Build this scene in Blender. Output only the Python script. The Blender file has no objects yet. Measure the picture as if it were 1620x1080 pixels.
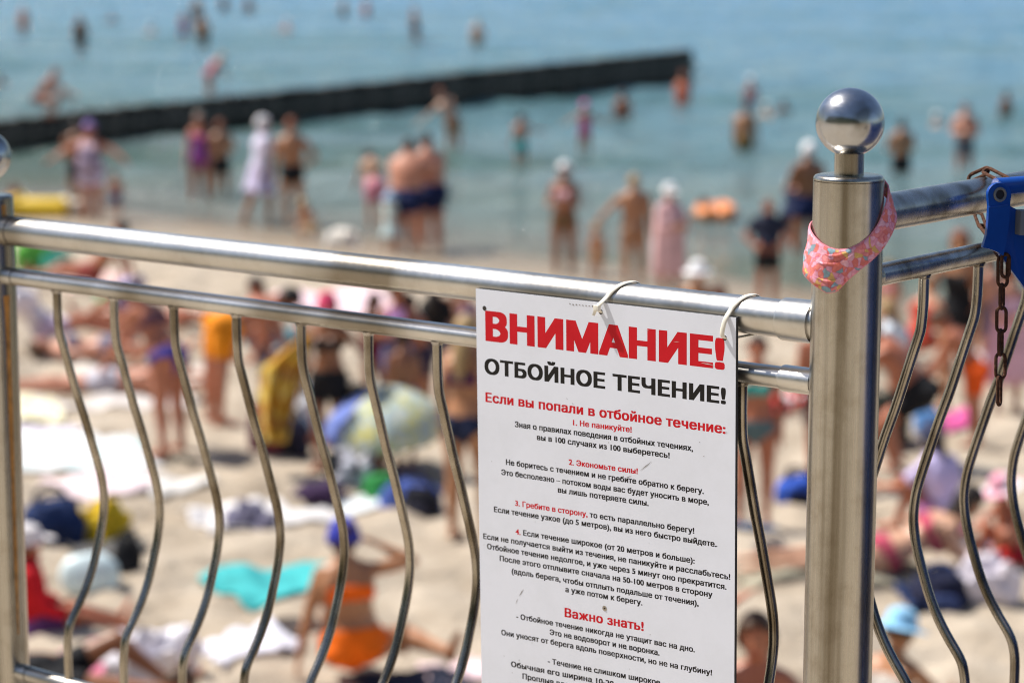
import bpy, bmesh, math, random
import numpy as np
from mathutils import Vector, Matrix, noise
R = math.radians
SC = bpy.context.scene
COL = SC.collection
random.seed(7)
V3 = lambda *a: np.array(a, float)
def unit(v):
    v = np.asarray(v, float); return v / (np.linalg.norm(v) + 1e-12)

# ------------------------------------------------------------------ camera, sky, sun
H = 4.55                                    # camera height above the sea
PITCH = 9.4988
cam = bpy.data.cameras.new('camera'); camo = bpy.data.objects.new('camera', cam); COL.objects.link(camo)
camo.location = (0, 0, H); camo.rotation_euler = (R(90 - PITCH), 0, 0)
cam.lens = 85.0; cam.sensor_width = 36; cam.clip_end = 20000; cam.clip_start = 0.05
cam.dof.use_dof = True; cam.dof.focus_distance = 3.20; cam.dof.aperture_fstop = 3.5; cam.dof.aperture_blades = 9
SC.camera = camo
SUN_EL = R(55); SUN_AZ = R(-67)             # azimuth from +Y, clockwise positive
sdir = V3(math.sin(SUN_AZ) * math.cos(SUN_EL), math.cos(SUN_AZ) * math.cos(SUN_EL), math.sin(SUN_EL))
w = bpy.data.worlds.new('World'); SC.world = w; w.use_nodes = True
nt = w.node_tree; bg = nt.nodes['Background']; sky = nt.nodes.new('ShaderNodeTexSky')
sky.sky_type = 'NISHITA'; sky.sun_disc = False; sky.sun_elevation = SUN_EL; sky.sun_rotation = SUN_AZ
nt.links.new(sky.outputs[0], bg.inputs[0]); bg.inputs[1].default_value = 0.085
sun = bpy.data.lights.new('sun', 'SUN'); sun.energy = 5.0; sun.angle = R(0.53); sun.color = (1.0, 0.95, 0.87)
suno = bpy.data.objects.new('sun', sun); COL.objects.link(suno)
suno.rotation_euler = Vector(sdir).to_track_quat('Z', 'Y').to_euler()
SC.view_settings.view_transform = 'Standard'; SC.view_settings.look = 'None'
SC.view_settings.exposure = 0.52; SC.view_settings.gamma = 1.0
SC.cycles.use_denoising = True; SC.cycles.denoising_prefilter = 'ACCURATE'
SC.cycles.max_bounces = 8
SC.cycles.pixel_filter_type = 'BLACKMAN_HARRIS'; SC.cycles.filter_width = 1.05

# ------------------------------------------------------------------ picture-to-ground reading (as surveyed from the photograph)
F = 3825.0
cp, sp = math.cos(R(PITCH)), math.sin(R(PITCH))
def ray(x, y):
    return V3((x - 810) / F, cp + sp * (540 - y) / F, -sp + cp * (540 - y) / F)
NL = V3(-0.6902, -0.7236, 0)                # from the waterline towards the land
SHB = V3(6, 29, 0)
def dland(x, y): return (x - SHB[0]) * NL[0] + (y - SHB[1]) * NL[1]
def sand_z(x, y):
    d = dland(x, y) + 0.35 * math.sin(x * 0.55 + y * 0.2)
    z = 0.022 * d if d > 0 else 0.05 * d
    return max(min(z, 0.75), -2.2)
def on_z(px, py, z):
    r = ray(px, py); t = (z - H) / r[2]; return V3(0, 0, H) + r * t
def ground(px, py):
    z = 0.2
    for _ in range(12):
        q = on_z(px, py, z); z = max(sand_z(q[0], q[1]), 0.0)
    q[2] = z; return q
def pxm(py, z=0.0):
    r = ray(810, py); return F / ((H - z) / -r[2])     # pixels per metre on the ground

# ------------------------------------------------------------------ materials
MATS = {}
def new_mat(name):
    m = bpy.data.materials.new(name); m.use_nodes = True
    return m, m.node_tree, m.node_tree.nodes['Principled BSDF']
def node(t, kind, **kw):
    n = t.nodes.new(kind)
    for k, v in kw.items():
        if k in n.inputs: n.inputs[k].default_value = v
        else: setattr(n, k, v)
    return n
def ramp(t, stops, interp='LINEAR'):
    n = t.nodes.new('ShaderNodeValToRGB'); cr = n.color_ramp; cr.interpolation = interp
    while len(cr.elements) < len(stops): cr.elements.new(0.5)
    for e, (p, c) in zip(cr.elements, stops): e.position = p; e.color = (*c, 1) if len(c) == 3 else c
    return n
def mapping(t, scale=(1, 1, 1), rot=(0, 0, 0), coord='Object'):
    tc = t.nodes.new('ShaderNodeTexCoord'); mp = t.nodes.new('ShaderNodeMapping')
    mp.inputs['Scale'].default_value = scale; mp.inputs['Rotation'].default_value = rot
    t.links.new(tc.outputs[coord], mp.inputs[0]); return mp
def add_bump(t, b, src, strength, dist=0.01):
    bp = t.nodes.new('ShaderNodeBump'); bp.inputs['Strength'].default_value = strength; bp.inputs['Distance'].default_value = dist
    t.links.new(src, bp.inputs['Height']); t.links.new(bp.outputs[0], b.inputs['Normal']); return bp

def cloth(col, rough=0.85, spec=0.25, var=0.12):
    key = ('cloth', tuple(round(c, 3) for c in col), rough)
    if key in MATS: return MATS[key]
    m, t, b = new_mat('fabric'); 
    mp = mapping(t, (9, 9, 9)); nz = node(t, 'ShaderNodeTexNoise', Scale=1.0, Detail=3.0); t.links.new(mp.outputs[0], nz.inputs[0])
    lo = tuple(c * (1 - var) for c in col); hi = tuple(min(1, c * (1 + var)) for c in col)
    rp = ramp(t, [(0.35, lo), (0.65, hi)]); t.links.new(nz.outputs[0], rp.inputs[0]); t.links.new(rp.outputs[0], b.inputs['Base Color'])
    b.inputs['Roughness'].default_value = rough; b.inputs['Specular IOR Level'].default_value = spec
    wv = node(t, 'ShaderNodeTexNoise', Scale=4.0, Detail=2.0); t.links.new(mp.outputs[0], wv.inputs[0])
    add_bump(t, b, wv.outputs[0], 0.35, 0.02)
    MATS[key] = m; return m
def print_cloth(name, cols, scale=14.0, rough=0.85):
    key = ('print', name)
    if key in MATS: return MATS[key]
    m, t, b = new_mat(name); mp = mapping(t, (scale,) * 3)
    nz = node(t, 'ShaderNodeTexNoise', Scale=0.8, Detail=2.0); t.links.new(mp.outputs[0], nz.inputs[0])
    mx = node(t, 'ShaderNodeVectorMath', operation='MULTIPLY_ADD'); t.links.new(nz.outputs[1], mx.inputs[0]); mx.inputs[1].default_value = (1.2,) * 3
    t.links.new(mp.outputs[0], mx.inputs[2])
    vo = node(t, 'ShaderNodeTexVoronoi', Scale=1.0); t.links.new(mx.outputs[0], vo.inputs['Vector'])
    sx = node(t, 'ShaderNodeSeparateColor'); t.links.new(vo.outputs['Color'], sx.inputs[0])
    n = len(cols); rp = ramp(t, [(i / n, c) for i, c in enumerate(cols)], 'CONSTANT'); t.links.new(sx.outputs[0], rp.inputs[0])
    t.links.new(rp.outputs[0], b.inputs['Base Color']); b.inputs['Roughness'].default_value = rough; b.inputs['Specular IOR Level'].default_value = 0.2
    MATS[key] = m; return m
def striped(name, cols, scale, axis=0, rough=0.9):
    key = ('stripe', name)
    if key in MATS: return MATS[key]
    m, t, b = new_mat(name); mp = mapping(t, (1, 1, 1))
    wv = node(t, 'ShaderNodeTexWave', Scale=scale, Distortion=0.6, bands_direction='XYZ'[axis]); t.links.new(mp.outputs[0], wv.inputs[0])
    n = len(cols); rp = ramp(t, [(i / n, c) for i, c in enumerate(cols)], 'CONSTANT'); t.links.new(wv.outputs[1], rp.inputs[0])
    t.links.new(rp.outputs[0], b.inputs['Base Color']); b.inputs['Roughness'].default_value = rough; b.inputs['Specular IOR Level'].default_value = 0.2
    MATS[key] = m; return m
def skin(col):
    key = ('skin', col)
    if key in MATS: return MATS[key]
    m, t, b = new_mat('skin'); mp = mapping(t, (1, 1, 1))
    nz = node(t, 'ShaderNodeTexNoise', Scale=7.0, Detail=4.0); t.links.new(mp.outputs[0], nz.inputs[0])
    lo = (col[0] * 0.86, col[1] * 0.76, col[2] * 0.72); hi = tuple(min(1, c * 1.1) for c in col)
    rp = ramp(t, [(0.3, lo), (0.7, hi)]); t.links.new(nz.outputs[0], rp.inputs[0]); t.links.new(rp.outputs[0], b.inputs['Base Color'])
    b.inputs['Roughness'].default_value = 0.42; b.inputs['Specular IOR Level'].default_value = 0.5
    b.inputs['Subsurface Weight'].default_value = 0.0
    MATS[key] = m; return m
SKIN = dict(pale=(0.56, 0.33, 0.22), pink=(0.53, 0.245, 0.155), tan=(0.42, 0.20, 0.095), brown=(0.27, 0.112, 0.05), red=(0.43, 0.155, 0.08), dark=(0.20, 0.10, 0.06))
def plain(name, col, rough=0.5, metal=0.0, spec=0.5, noise_s=0, nvar=0.15, bump=0):
    if name in MATS: return MATS[name]
    m, t, b = new_mat(name); b.inputs['Roughness'].default_value = rough; b.inputs['Metallic'].default_value = metal; b.inputs['Specular IOR Level'].default_value = spec
    mp = mapping(t); nz = node(t, 'ShaderNodeTexNoise', Scale=noise_s or 20.0, Detail=4.0); t.links.new(mp.outputs[0], nz.inputs[0])
    rp = ramp(t, [(0.3, tuple(c * (1 - nvar) for c in col)), (0.7, tuple(min(1, c * (1 + nvar)) for c in col))])
    t.links.new(nz.outputs[0], rp.inputs[0]); t.links.new(rp.outputs[0], b.inputs['Base Color'])
    if bump: add_bump(t, b, nz.outputs[0], bump, 0.005)
    MATS[name] = m; return m

def steel(name, rough=0.26, stretch=(3, 3, 120), dirt=0.5, col=(0.60, 0.575, 0.54), streak=(3, 3, 3)):
    """brushed stainless steel: fine grain, smudges, brownish grime; on posts the streak tone imitates reflected bands"""
    if name in MATS: return MATS[name]
    m, t, b = new_mat(name); b.inputs['Metallic'].default_value = 1.0
    mp = mapping(t, stretch); g = node(t, 'ShaderNodeTexNoise', Scale=6.0, Detail=5.0); t.links.new(mp.outputs[0], g.inputs[0])
    mp2 = mapping(t, (1, 1, 1)); s = node(t, 'ShaderNodeTexNoise', Scale=22.0, Detail=6.0, Roughness=0.65); t.links.new(mp2.outputs[0], s.inputs[0])
    rp = ramp(t, [(0.48, (1, 1, 1)), (0.74, (1 - 0.45 * dirt, 1 - 0.52 * dirt, 1 - 0.62 * dirt))])
    t.links.new(s.outputs[0], rp.inputs[0])
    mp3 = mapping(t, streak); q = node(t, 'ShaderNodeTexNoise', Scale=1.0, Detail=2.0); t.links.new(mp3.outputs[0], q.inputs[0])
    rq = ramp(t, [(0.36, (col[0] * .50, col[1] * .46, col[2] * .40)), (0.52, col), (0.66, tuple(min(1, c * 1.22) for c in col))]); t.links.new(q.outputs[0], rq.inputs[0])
    mm = node(t, 'ShaderNodeMixRGB', blend_type='MULTIPLY'); mm.inputs[0].default_value = 1; t.links.new(rq.outputs[0], mm.inputs[1]); t.links.new(rp.outputs[0], mm.inputs[2])
    t.links.new(mm.outputs[0], b.inputs['Base Color'])
    mr = node(t, 'ShaderNodeMapRange'); mr.inputs[3].default_value = rough - 0.06; mr.inputs[4].default_value = rough + 0.10
    t.links.new(g.outputs[0], mr.inputs[0]); t.links.new(mr.outputs[0], b.inputs['Roughness'])
    add_bump(t, b, g.outputs[0], 0.04, 0.0004)
    MATS[name] = m; return m
ST_RAIL = steel('steel_rail', 0.33, (25, 25, 25), 0.3, (0.54, 0.525, 0.505), (5, 5, 5))
ST_POST = steel('steel_post', 0.25, (60, 60, 1.5), 0.55, (0.41, 0.385, 0.345), (46, 46, 0.9))  # upright light-to-brown streaks in the colour imitate reflected bands
ST_BAL = steel('steel_baluster', 0.24, (60, 60, 4), 0.6, (0.37, 0.335, 0.285), (14, 14, 10))
ST_BALL = steel('steel_ball', 0.21, (14, 14, 60), 0.6, (0.46, 0.475, 0.51), (22, 22, 22))
ST_OLD = steel('steel_old', 0.25, (30, 30, 30), 0.9, (0.40, 0.38, 0.365), (18, 18, 18))
M_GAP = plain('dark_joint', (0.03, 0.022, 0.018), 0.7)
M_RUST = plain('rust', (0.080, 0.034, 0.019), 0.85, 0.0, 0.2, 180, 0.5, 0.6)
M_STREAK = plain('rust_streak', (0.42, 0.19, 0.045), 0.6, 0.0, 0.3, 60, 0.35)
M_BLUE = plain('blue_paint', (0.005, 0.058, 0.31), 0.30, 0.0, 0.55, 35, 0.12)
M_DARKBLUE = plain('blue_sheet', (0.004, 0.022, 0.10), 0.4, 0.0, 0.5, 8, 0.15)
M_GREY = plain('grey_plastic', (0.16, 0.17, 0.18), 0.5)
M_BLACK = plain('black_rubber', (0.012, 0.012, 0.013), 0.6)
M_ZIP = plain('zip_nylon', (0.78, 0.74, 0.64), 0.42, 0.0, 0.5)

# ------------------------------------------------------------------ object helpers
def tag(o, label=None, cat=None, group=None, kind=None):
    if label: o['label'] = label
    if cat: o['category'] = cat
    if group: o['group'] = group
    if kind: o['kind'] = kind
    return o
def link(name, me, parent=None):
    o = bpy.data.objects.new(name, me); COL.objects.link(o)
    if parent is not None: o.parent = parent
    return o
def empty(name, loc=(0, 0, 0), rz=0):
    o = bpy.data.objects.new(name, None); COL.objects.link(o); o.location = loc; o.rotation_euler = (0, 0, rz); o.empty_display_size = 0.1; return o
class MB:
    """collects closed shapes; build() links them as one mesh"""
    def __init__(s): s.v = []; s.f = []
    def add(s, v, f):
        b = len(s.v); s.v += [tuple(map(float, p)) for p in v]; s.f += [tuple(i + b for i in q) for q in f]; return s
    def tube(s, pts, rad, n=12, cap=True, hint=None, rnd=False):
        v, f = tube(pts, rad, n, hint, rnd, cap); return s.add(v, f)
    def box(s, c, size, ax=None):
        ax = np.eye(3) if ax is None else np.array(ax); hs = np.array(size) / 2
        vs = [np.array(c) + ax[0] * x * hs[0] + ax[1] * y * hs[1] + ax[2] * z * hs[2] for x in (-1, 1) for y in (-1, 1) for z in (-1, 1)]
        return s.add(vs, [(0, 1, 3, 2), (4, 6, 7, 5), (0, 4, 5, 1), (2, 3, 7, 6), (0, 2, 6, 4), (1, 5, 7, 3)])
    def ell(s, c, r, ax=None, nu=14, nv=9):
        ax = np.eye(3) if ax is None else np.array(ax); v = []; f = []
        c = np.array(c, float)
        v.append(c - ax[2] * r[2])
        for j in range(1, nv):
            a = -math.pi / 2 + math.pi * j / nv
            for i in range(nu):
                b = 2 * math.pi * i / nu
                v.append(c + ax[0] * r[0] * math.cos(a) * math.cos(b) + ax[1] * r[1] * math.cos(a) * math.sin(b) + ax[2] * r[2] * math.sin(a))
        v.append(c + ax[2] * r[2]); T = len(v) - 1
        for i in range(nu):
            k = (i + 1) % nu; f.append((0, 1 + k, 1 + i))
            for j in range(nv - 2): a = 1 + j * nu; f.append((a + i, a + k, a + nu + k, a + nu + i))
            a = 1 + (nv - 2) * nu; f.append((a + i, a + k, T))
        return s.add(v, f)
    def lathe(s, prof, c=(0, 0, 0), n=32):
        """prof: list of (radius, z); closed at both ends on the axis"""
        v = []; f = []
        for r, z in prof:
            for i in range(n):
                b = 2 * math.pi * i / n; v.append((c[0] + r * math.cos(b), c[1] + r * math.sin(b), c[2] + z))
        for j in range(len(prof) - 1):
            for i in range(n):
                k = (i + 1) % n; f.append((j * n + i, j * n + k, (j + 1) * n + k, (j + 1) * n + i))
        f.append(tuple(range(n))[::-1]); f.append(tuple((len(prof) - 1) * n + i for i in range(n)))
        return s.add(v, f)
    def prism(s, poly, nrm, thick):
        """flat polygon (3-D points) extruded along nrm"""
        poly = [np.array(p, float) for p in poly]; nrm = unit(nrm) * thick; n = len(poly)
        v = poly + [p + nrm for p in poly]
        return s.add(v, [tuple(range(n))[::-1], tuple(range(n, 2 * n))] + [(i, (i + 1) % n, n + (i + 1) % n, n + i) for i in range(n)])
    def build(s, name, mat=None, parent=None, smooth=True, bevel=0, recalc=True):
        me = bpy.data.meshes.new(name); me.from_pydata(s.v, [], s.f)
        if recalc or bevel:
            bm = bmesh.new(); bm.from_mesh(me); bmesh.ops.recalc_face_normals(bm, faces=bm.faces)
            if bevel: bmesh.ops.bevel(bm, geom=[e for e in bm.edges if e.calc_face_angle(0) > 0.6], offset=bevel, segments=2, affect='EDGES', profile=0.7)
            bm.to_mesh(me); bm.free()
        if mat: me.materials.append(mat)
        if smooth:
            me.shade_smooth()
            try: me.set_sharp_from_angle(angle=R(38))
            except Exception: pass
        return link(name, me, parent)
def tube(pts, rad, n=12, hint=None, rnd=False, cap=True):
    P = [np.array(p, float) for p in pts]
    if np.isscalar(rad): rad = [(rad, rad)] * len(P)
    if isinstance(rad, tuple): rad = [rad] * len(P)
    rad = [(r, r) if np.isscalar(r) else r for r in rad]
    T = []
    for i in range(len(P)):
        a = P[max(i - 1, 0)]; b = P[min(i + 1, len(P) - 1)]; T.append(unit(b - a))
    h = np.array(hint, float) if hint is not None else (V3(1, 0, 0) if abs(T[0][0]) < 0.8 else V3(0, 1, 0))
    rings = []
    x = None
    for i in range(len(P)):
        base = h if (x is None or hint is not None) else x
        x = base - T[i] * np.dot(base, T[i])
        x = unit(x); y = np.cross(T[i], x); rings.append((P[i], x, y, rad[i]))
    if rnd:                                               # rounded ends
        p, x, y, r = rings[0]; m = min(r); st = []
        for k in (0.15, 0.5, 0.85): st.append((p - T[0] * m * math.cos(k * math.pi / 2), x, y, (r[0] * math.sin(k * math.pi / 2), r[1] * math.sin(k * math.pi / 2))))
        p, x, y, r = rings[-1]; m = min(r); en = []
        for k in (0.85, 0.5, 0.15): en.append((p + T[-1] * m * math.cos(k * math.pi / 2), x, y, (r[0] * math.sin(k * math.pi / 2), r[1] * math.sin(k * math.pi / 2))))
        rings = st + rings + en
    v = []; f = []
    for p, x, y, r in rings:
        for i in range(n):
            b = 2 * math.pi * i / n; v.append(p + x * r[0] * math.cos(b) + y * r[1] * math.sin(b))
    for j in range(len(rings) - 1):
        for i in range(n):
            k = (i + 1) % n; f.append((j * n + i, j * n + k, (j + 1) * n + k, (j + 1) * n + i))
    if cap: f.append(tuple(range(n))[::-1]); f.append(tuple((len(rings) - 1) * n + i for i in range(n)))
    return v, f
def smooth_path(pts, k=4):
    P = [np.array(p, float) for p in pts]; out = []
    for i in range(len(P) - 1):
        p0, p1, p2, p3 = P[max(i - 1, 0)], P[i], P[i + 1], P[min(i + 2, len(P) - 1)]
        for j in range(k):
            t = j / k; out.append(0.5 * ((2 * p1) + (p2 - p0) * t + (2 * p0 - 5 * p1 + 4 * p2 - p3) * t * t + (3 * p1 - p0 - 3 * p2 + p3) * t ** 3))
    out.append(P[-1]); return out
def fbm(x, y, z=0.0, oct=3):
    return noise.fractal(Vector((x, y, z)), 1.0, 2.0, oct)

# ------------------------------------------------------------------ sand, sea
def spaced(lo, hi, step, far):
    a = list(np.arange(lo, hi + step * 0.5, step)); s = step
    while a[-1] < far: s *= 1.35; a.append(a[-1] + s)
    s = step
    while a[0] > -far: s *= 1.35; a.insert(0, a[0] - s)
    return a
def grid_mesh(xs, ys, zf, name, mat, kind):
    nx, ny = len(xs), len(ys)
    v = [(x, y, zf(x, y)) for y in ys for x in xs]
    f = [(j * nx + i, j * nx + i + 1, (j + 1) * nx + i + 1, (j + 1) * nx + i) for j in range(ny - 1) for i in range(nx - 1)]
    me = bpy.data.meshes.new(name); me.from_pydata(v, [], f); me.materials.append(mat); me.shade_smooth()
    return tag(link(name, me), kind=kind)

def sand_material():
    m, t, b = new_mat('sand'); L = t.links
    geo = t.nodes.new('ShaderNodeNewGeometry')
    mp = t.nodes.new('ShaderNodeMapping'); L.new(geo.outputs['Position'], mp.inputs[0])
    n1 = node(t, 'ShaderNodeTexNoise', Scale=1.6, Detail=6.0, Roughness=0.6); L.new(mp.outputs[0], n1.inputs[0])
    n2 = node(t, 'ShaderNodeTexNoise', Scale=140.0, Detail=3.0); L.new(mp.outputs[0], n2.inputs[0])
    r1 = ramp(t, [(0.30, (0.33, 0.265, 0.195)), (0.55, (0.46, 0.385, 0.30)), (0.75, (0.53, 0.455, 0.365))]); L.new(n1.outputs[0], r1.inputs[0])
    r2 = ramp(t, [(0.35, (0.84, 0.84, 0.84)), (0.6, (1, 1, 1))]); L.new(n2.outputs[0], r2.inputs[0])
    mx = node(t, 'ShaderNodeMixRGB', blend_type='MULTIPLY'); mx.inputs[0].default_value = 1; L.new(r1.outputs[0], mx.inputs[1]); L.new(r2.outputs[0], mx.inputs[2])
    sxyz = t.nodes.new('ShaderNodeSeparateXYZ'); L.new(geo.outputs['Position'], sxyz.inputs[0])
    wn = node(t, 'ShaderNodeTexNoise', Scale=0.7, Detail=3.0); L.new(mp.outputs[0], wn.inputs[0])
    ad = node(t, 'ShaderNodeMath', operation='MULTIPLY_ADD'); L.new(wn.outputs[0], ad.inputs[0]); ad.inputs[1].default_value = 0.05; L.new(sxyz.outputs[2], ad.inputs[2])
    wet = node(t, 'ShaderNodeMapRange'); wet.inputs[1].default_value = 0.09; wet.inputs[2].default_value = 0.035; wet.inputs[3].default_value = 0; wet.inputs[4].default_value = 1
    L.new(ad.outputs[0], wet.inputs[0])
    mw = node(t, 'ShaderNodeMixRGB'); L.new(wet.outputs[0], mw.inputs[0]); L.new(mx.outputs[0], mw.inputs[1]); mw.inputs[2].default_value = (0.24, 0.185, 0.125, 1)
    L.new(mw.outputs[0], b.inputs['Base Color'])
    rr = node(t, 'ShaderNodeMapRange'); rr.inputs[3].default_value = 0.95; rr.inputs[4].default_value = 0.25; L.new(wet.outputs[0], rr.inputs[0]); L.new(rr.outputs[0], b.inputs['Roughness'])
    b.inputs['Specular IOR Level'].default_value = 0.25
    nb = node(t, 'ShaderNodeTexNoise', Scale=9.0, Detail=6.0, Roughness=0.62); L.new(mp.outputs[0], nb.inputs[0])
    add_bump(t, b, nb.outputs[0], 0.8, 0.06)
    return m
def sand_h(x, y):
    z = sand_z(x, y)
    if z > 0.02 and abs(x) < 14 and y < 50:
        a = min(1.0, (z - 0.02) / 0.12)
        z += a * (0.060 * fbm(x * 0.9, y * 0.9) + 0.085 * fbm(x * 2.2, y * 2.2, 5) - 0.10 * max(0.0, fbm(x * 2.3, y * 2.3, 9) - 0.08))
    return z
sand = grid_mesh(spaced(-9, 8, 0.08, 700), spaced(9.5, 44, 0.08, 900), sand_h, 'beach_sand', sand_material(), 'structure')

def water_material():
    m, t, b = new_mat('sea_water'); L = t.links
    geo = t.nodes.new('ShaderNodeNewGeometry')
    dp = node(t, 'ShaderNodeVectorMath', operation='DOT_PRODUCT'); L.new(geo.outputs['Position'], dp.inputs[0]); dp.inputs[1].default_value = tuple(-NL)
    off = node(t, 'ShaderNodeMath', operation='ADD'); L.new(dp.outputs['Value'], off.inputs[0]); off.inputs[1].default_value = float(np.dot(SHB, NL))
    lg = node(t, 'ShaderNodeTexNoise', Scale=0.16, Detail=3.0); L.new(geo.outputs['Position'], lg.inputs[0])
    j = node(t, 'ShaderNodeMath', operation='MULTIPLY_ADD'); L.new(lg.outputs[0], j.inputs[0]); j.inputs[1].default_value = 12.0; L.new(off.outputs[0], j.inputs[2])
    mr = node(t, 'ShaderNodeMapRange'); mr.inputs[1].default_value = 4.0; mr.inputs[2].default_value = 130.0; L.new(j.outputs[0], mr.inputs[0])
    rp = ramp(t, [(0.0, (0.22, 0.21, 0.18)), (0.05, (0.145, 0.185, 0.175)), (0.16, (0.102, 0.192, 0.218)), (0.42, (0.125, 0.245, 0.325)), (1.0, (0.138, 0.282, 0.43))]); L.new(mr.outputs[0], rp.inputs[0])  # tint by distance offshore; the far blue also stands in for reflected sky
    pm = t.nodes.new('ShaderNodeMapping'); L.new(geo.outputs['Position'], pm.inputs[0]); pm.inputs['Scale'].default_value = (0.05, 0.17, 1)
    pn = node(t, 'ShaderNodeTexNoise', Scale=1.0, Detail=5.0, Roughness=0.6); L.new(pm.outputs[0], pn.inputs[0])
    pr = ramp(t, [(0.38, (0.56, 0.68, 0.58)), (0.53, (1, 1, 1)), (0.68, (1.0, 1.0, 1.0))]); L.new(pn.outputs[0], pr.inputs[0])
    pmx = node(t, 'ShaderNodeMixRGB', blend_type='MULTIPLY'); pmx.inputs[0].default_value = 1; L.new(rp.outputs[0], pmx.inputs[1]); L.new(pr.outputs[0], pmx.inputs[2])
    L.new(pmx.outputs[0], b.inputs['Base Color'])
    b.inputs['Roughness'].default_value = 0.10; b.inputs['IOR'].default_value = 1.33; b.inputs['Specular IOR Level'].default_value = 0.38
    mp = t.nodes.new('ShaderNodeMapping'); L.new(geo.outputs['Position'], mp.inputs[0]); mp.inputs['Rotation'].default_value = (0, 0, R(20)); mp.inputs['Scale'].default_value = (0.45, 1.0, 1)
    a = node(t, 'ShaderNodeTexNoise', Scale=1.1, Detail=5.0, Roughness=0.6); L.new(mp.outputs[0], a.inputs[0])
    c = node(t, 'ShaderNodeTexNoise', Scale=6.0, Detail=3.0); L.new(mp.outputs[0], c.inputs[0])
    s = node(t, 'ShaderNodeMath', operation='MULTIPLY_ADD'); L.new(c.outputs[0], s.inputs[0]); s.inputs[1].default_value = 0.16; L.new(a.outputs[0], s.inputs[2])
    add_bump(t, b, s.outputs[0], 1.0, 0.75)
    return m
def wave_h(x, y):
    d = -dland(x, y)
    if d < -3 or y > 400: return 0.0
    a = min(1.0, max(0.0, d) / 14) * 0.15
    return a * (fbm(x * 0.35, y * 0.8, 3) + 0.4 * fbm(x * 0.9 + 4, y * 1.7, 1))
water = grid_mesh(spaced(-42, 42, 0.5, 9000), spaced(24, 215, 0.5, 9000), wave_h, 'sea_water', water_material(), 'structure')

# ------------------------------------------------------------------ promenade behind and beside the railing
P1 = V3(0.42354, 3.03193, 0); P0 = V3(-0.8883813, 4.07198, 0)
D = V3(0.78362539, -0.62123365, 0); N = V3(0.62123365, 0.78362539, 0)      # along the front railing (left to right) / towards the sea
EDG = V3(0.6230, 0.7822, 0); MM = V3(-0.7822, 0.6230, 0)                   # along the side railing / towards the beach
ZP = 3.07
def paving_material():
    m, t, b = new_mat('paving'); mp = mapping(t)
    br = node(t, 'ShaderNodeTexBrick', Scale=2.5); t.links.new(mp.outputs[0], br.inputs[0])
    br.inputs['Color1'].default_value = (0.47, 0.395, 0.29, 1); br.inputs['Color2'].default_value = (0.41, 0.34, 0.25, 1); br.inputs['Mortar'].default_value = (0.2, 0.17, 0.13, 1)
    t.links.new(br.outputs[0], b.inputs['Base Color']); b.inputs['Roughness'].default_value = 0.9; return m
M_PAVE = paving_material(); M_CONC = plain('sea_wall_concrete', (0.34, 0.32, 0.29), 0.9, 0, 0.3, 3, 0.25, 0.3)
def slab(name, poly, z0, z1, mat, kind='structure', label=None, cat=None):
    o = MB().prism([(p[0], p[1], z0) for p in poly], (0, 0, 1), z1 - z0).build(name, mat, smooth=False)
    tag(o, label, cat, kind=kind); return o
base = P1 + N * 0.16 + MM * 0.16
slab('promenade', [base - D * 40, base, base + EDG * 7.0, base + EDG * 7.0 + D * 4.0, base + D * 4 - EDG * 1, base + D * 30 - EDG * 1, base + D * 30 - N * 26, base - D * 40 - N * 26], ZP - 0.18, ZP, M_PAVE)
b2 = P1 + N * 0.08 + MM * 0.08
slab('sea_wall', [b2 - D * 40, b2, b2 + EDG * 6.9, b2 + EDG * 6.9 + D * 3.8, b2 + D * 3.8 - EDG * 1.2, b2 + D * 30 - EDG * 1.2, b2 + D * 30 - N * 2, b2 - D * 40 - N * 2], -0.8, ZP - 0.184, M_CONC, None, 'concrete sea wall carrying the promenade above the beach', 'sea wall')
# dark green slope added out of view behind the promenade to darken steel reflections
def bank_h(x, y):
    s = -(x * N[0] + y * N[1]) - 19.0
    return ZP - 0.3 + max(0.0, s) * 0.95 + (1.6 * fbm(x * 0.3, y * 0.3) if s > 0 else 0)
M_BANK = plain('added_bank', (0.022, 0.032, 0.012), 0.95, 0, 0.1, 2, 0.5, 0.5)
v = []; f = []
for j in range(13):
    for i in range(41):
        p = -N * (17 + j * 1.6) + D * (-50 + i * 2.5); v.append((p[0], p[1], bank_h(p[0], p[1])))
f = [(j * 41 + i, j * 41 + i + 1, (j + 1) * 41 + i + 1, (j + 1) * 41 + i) for j in range(12) for i in range(40)]
tag(MB().add(v, f).build('added_slope', M_BANK), kind='structure')
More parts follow.
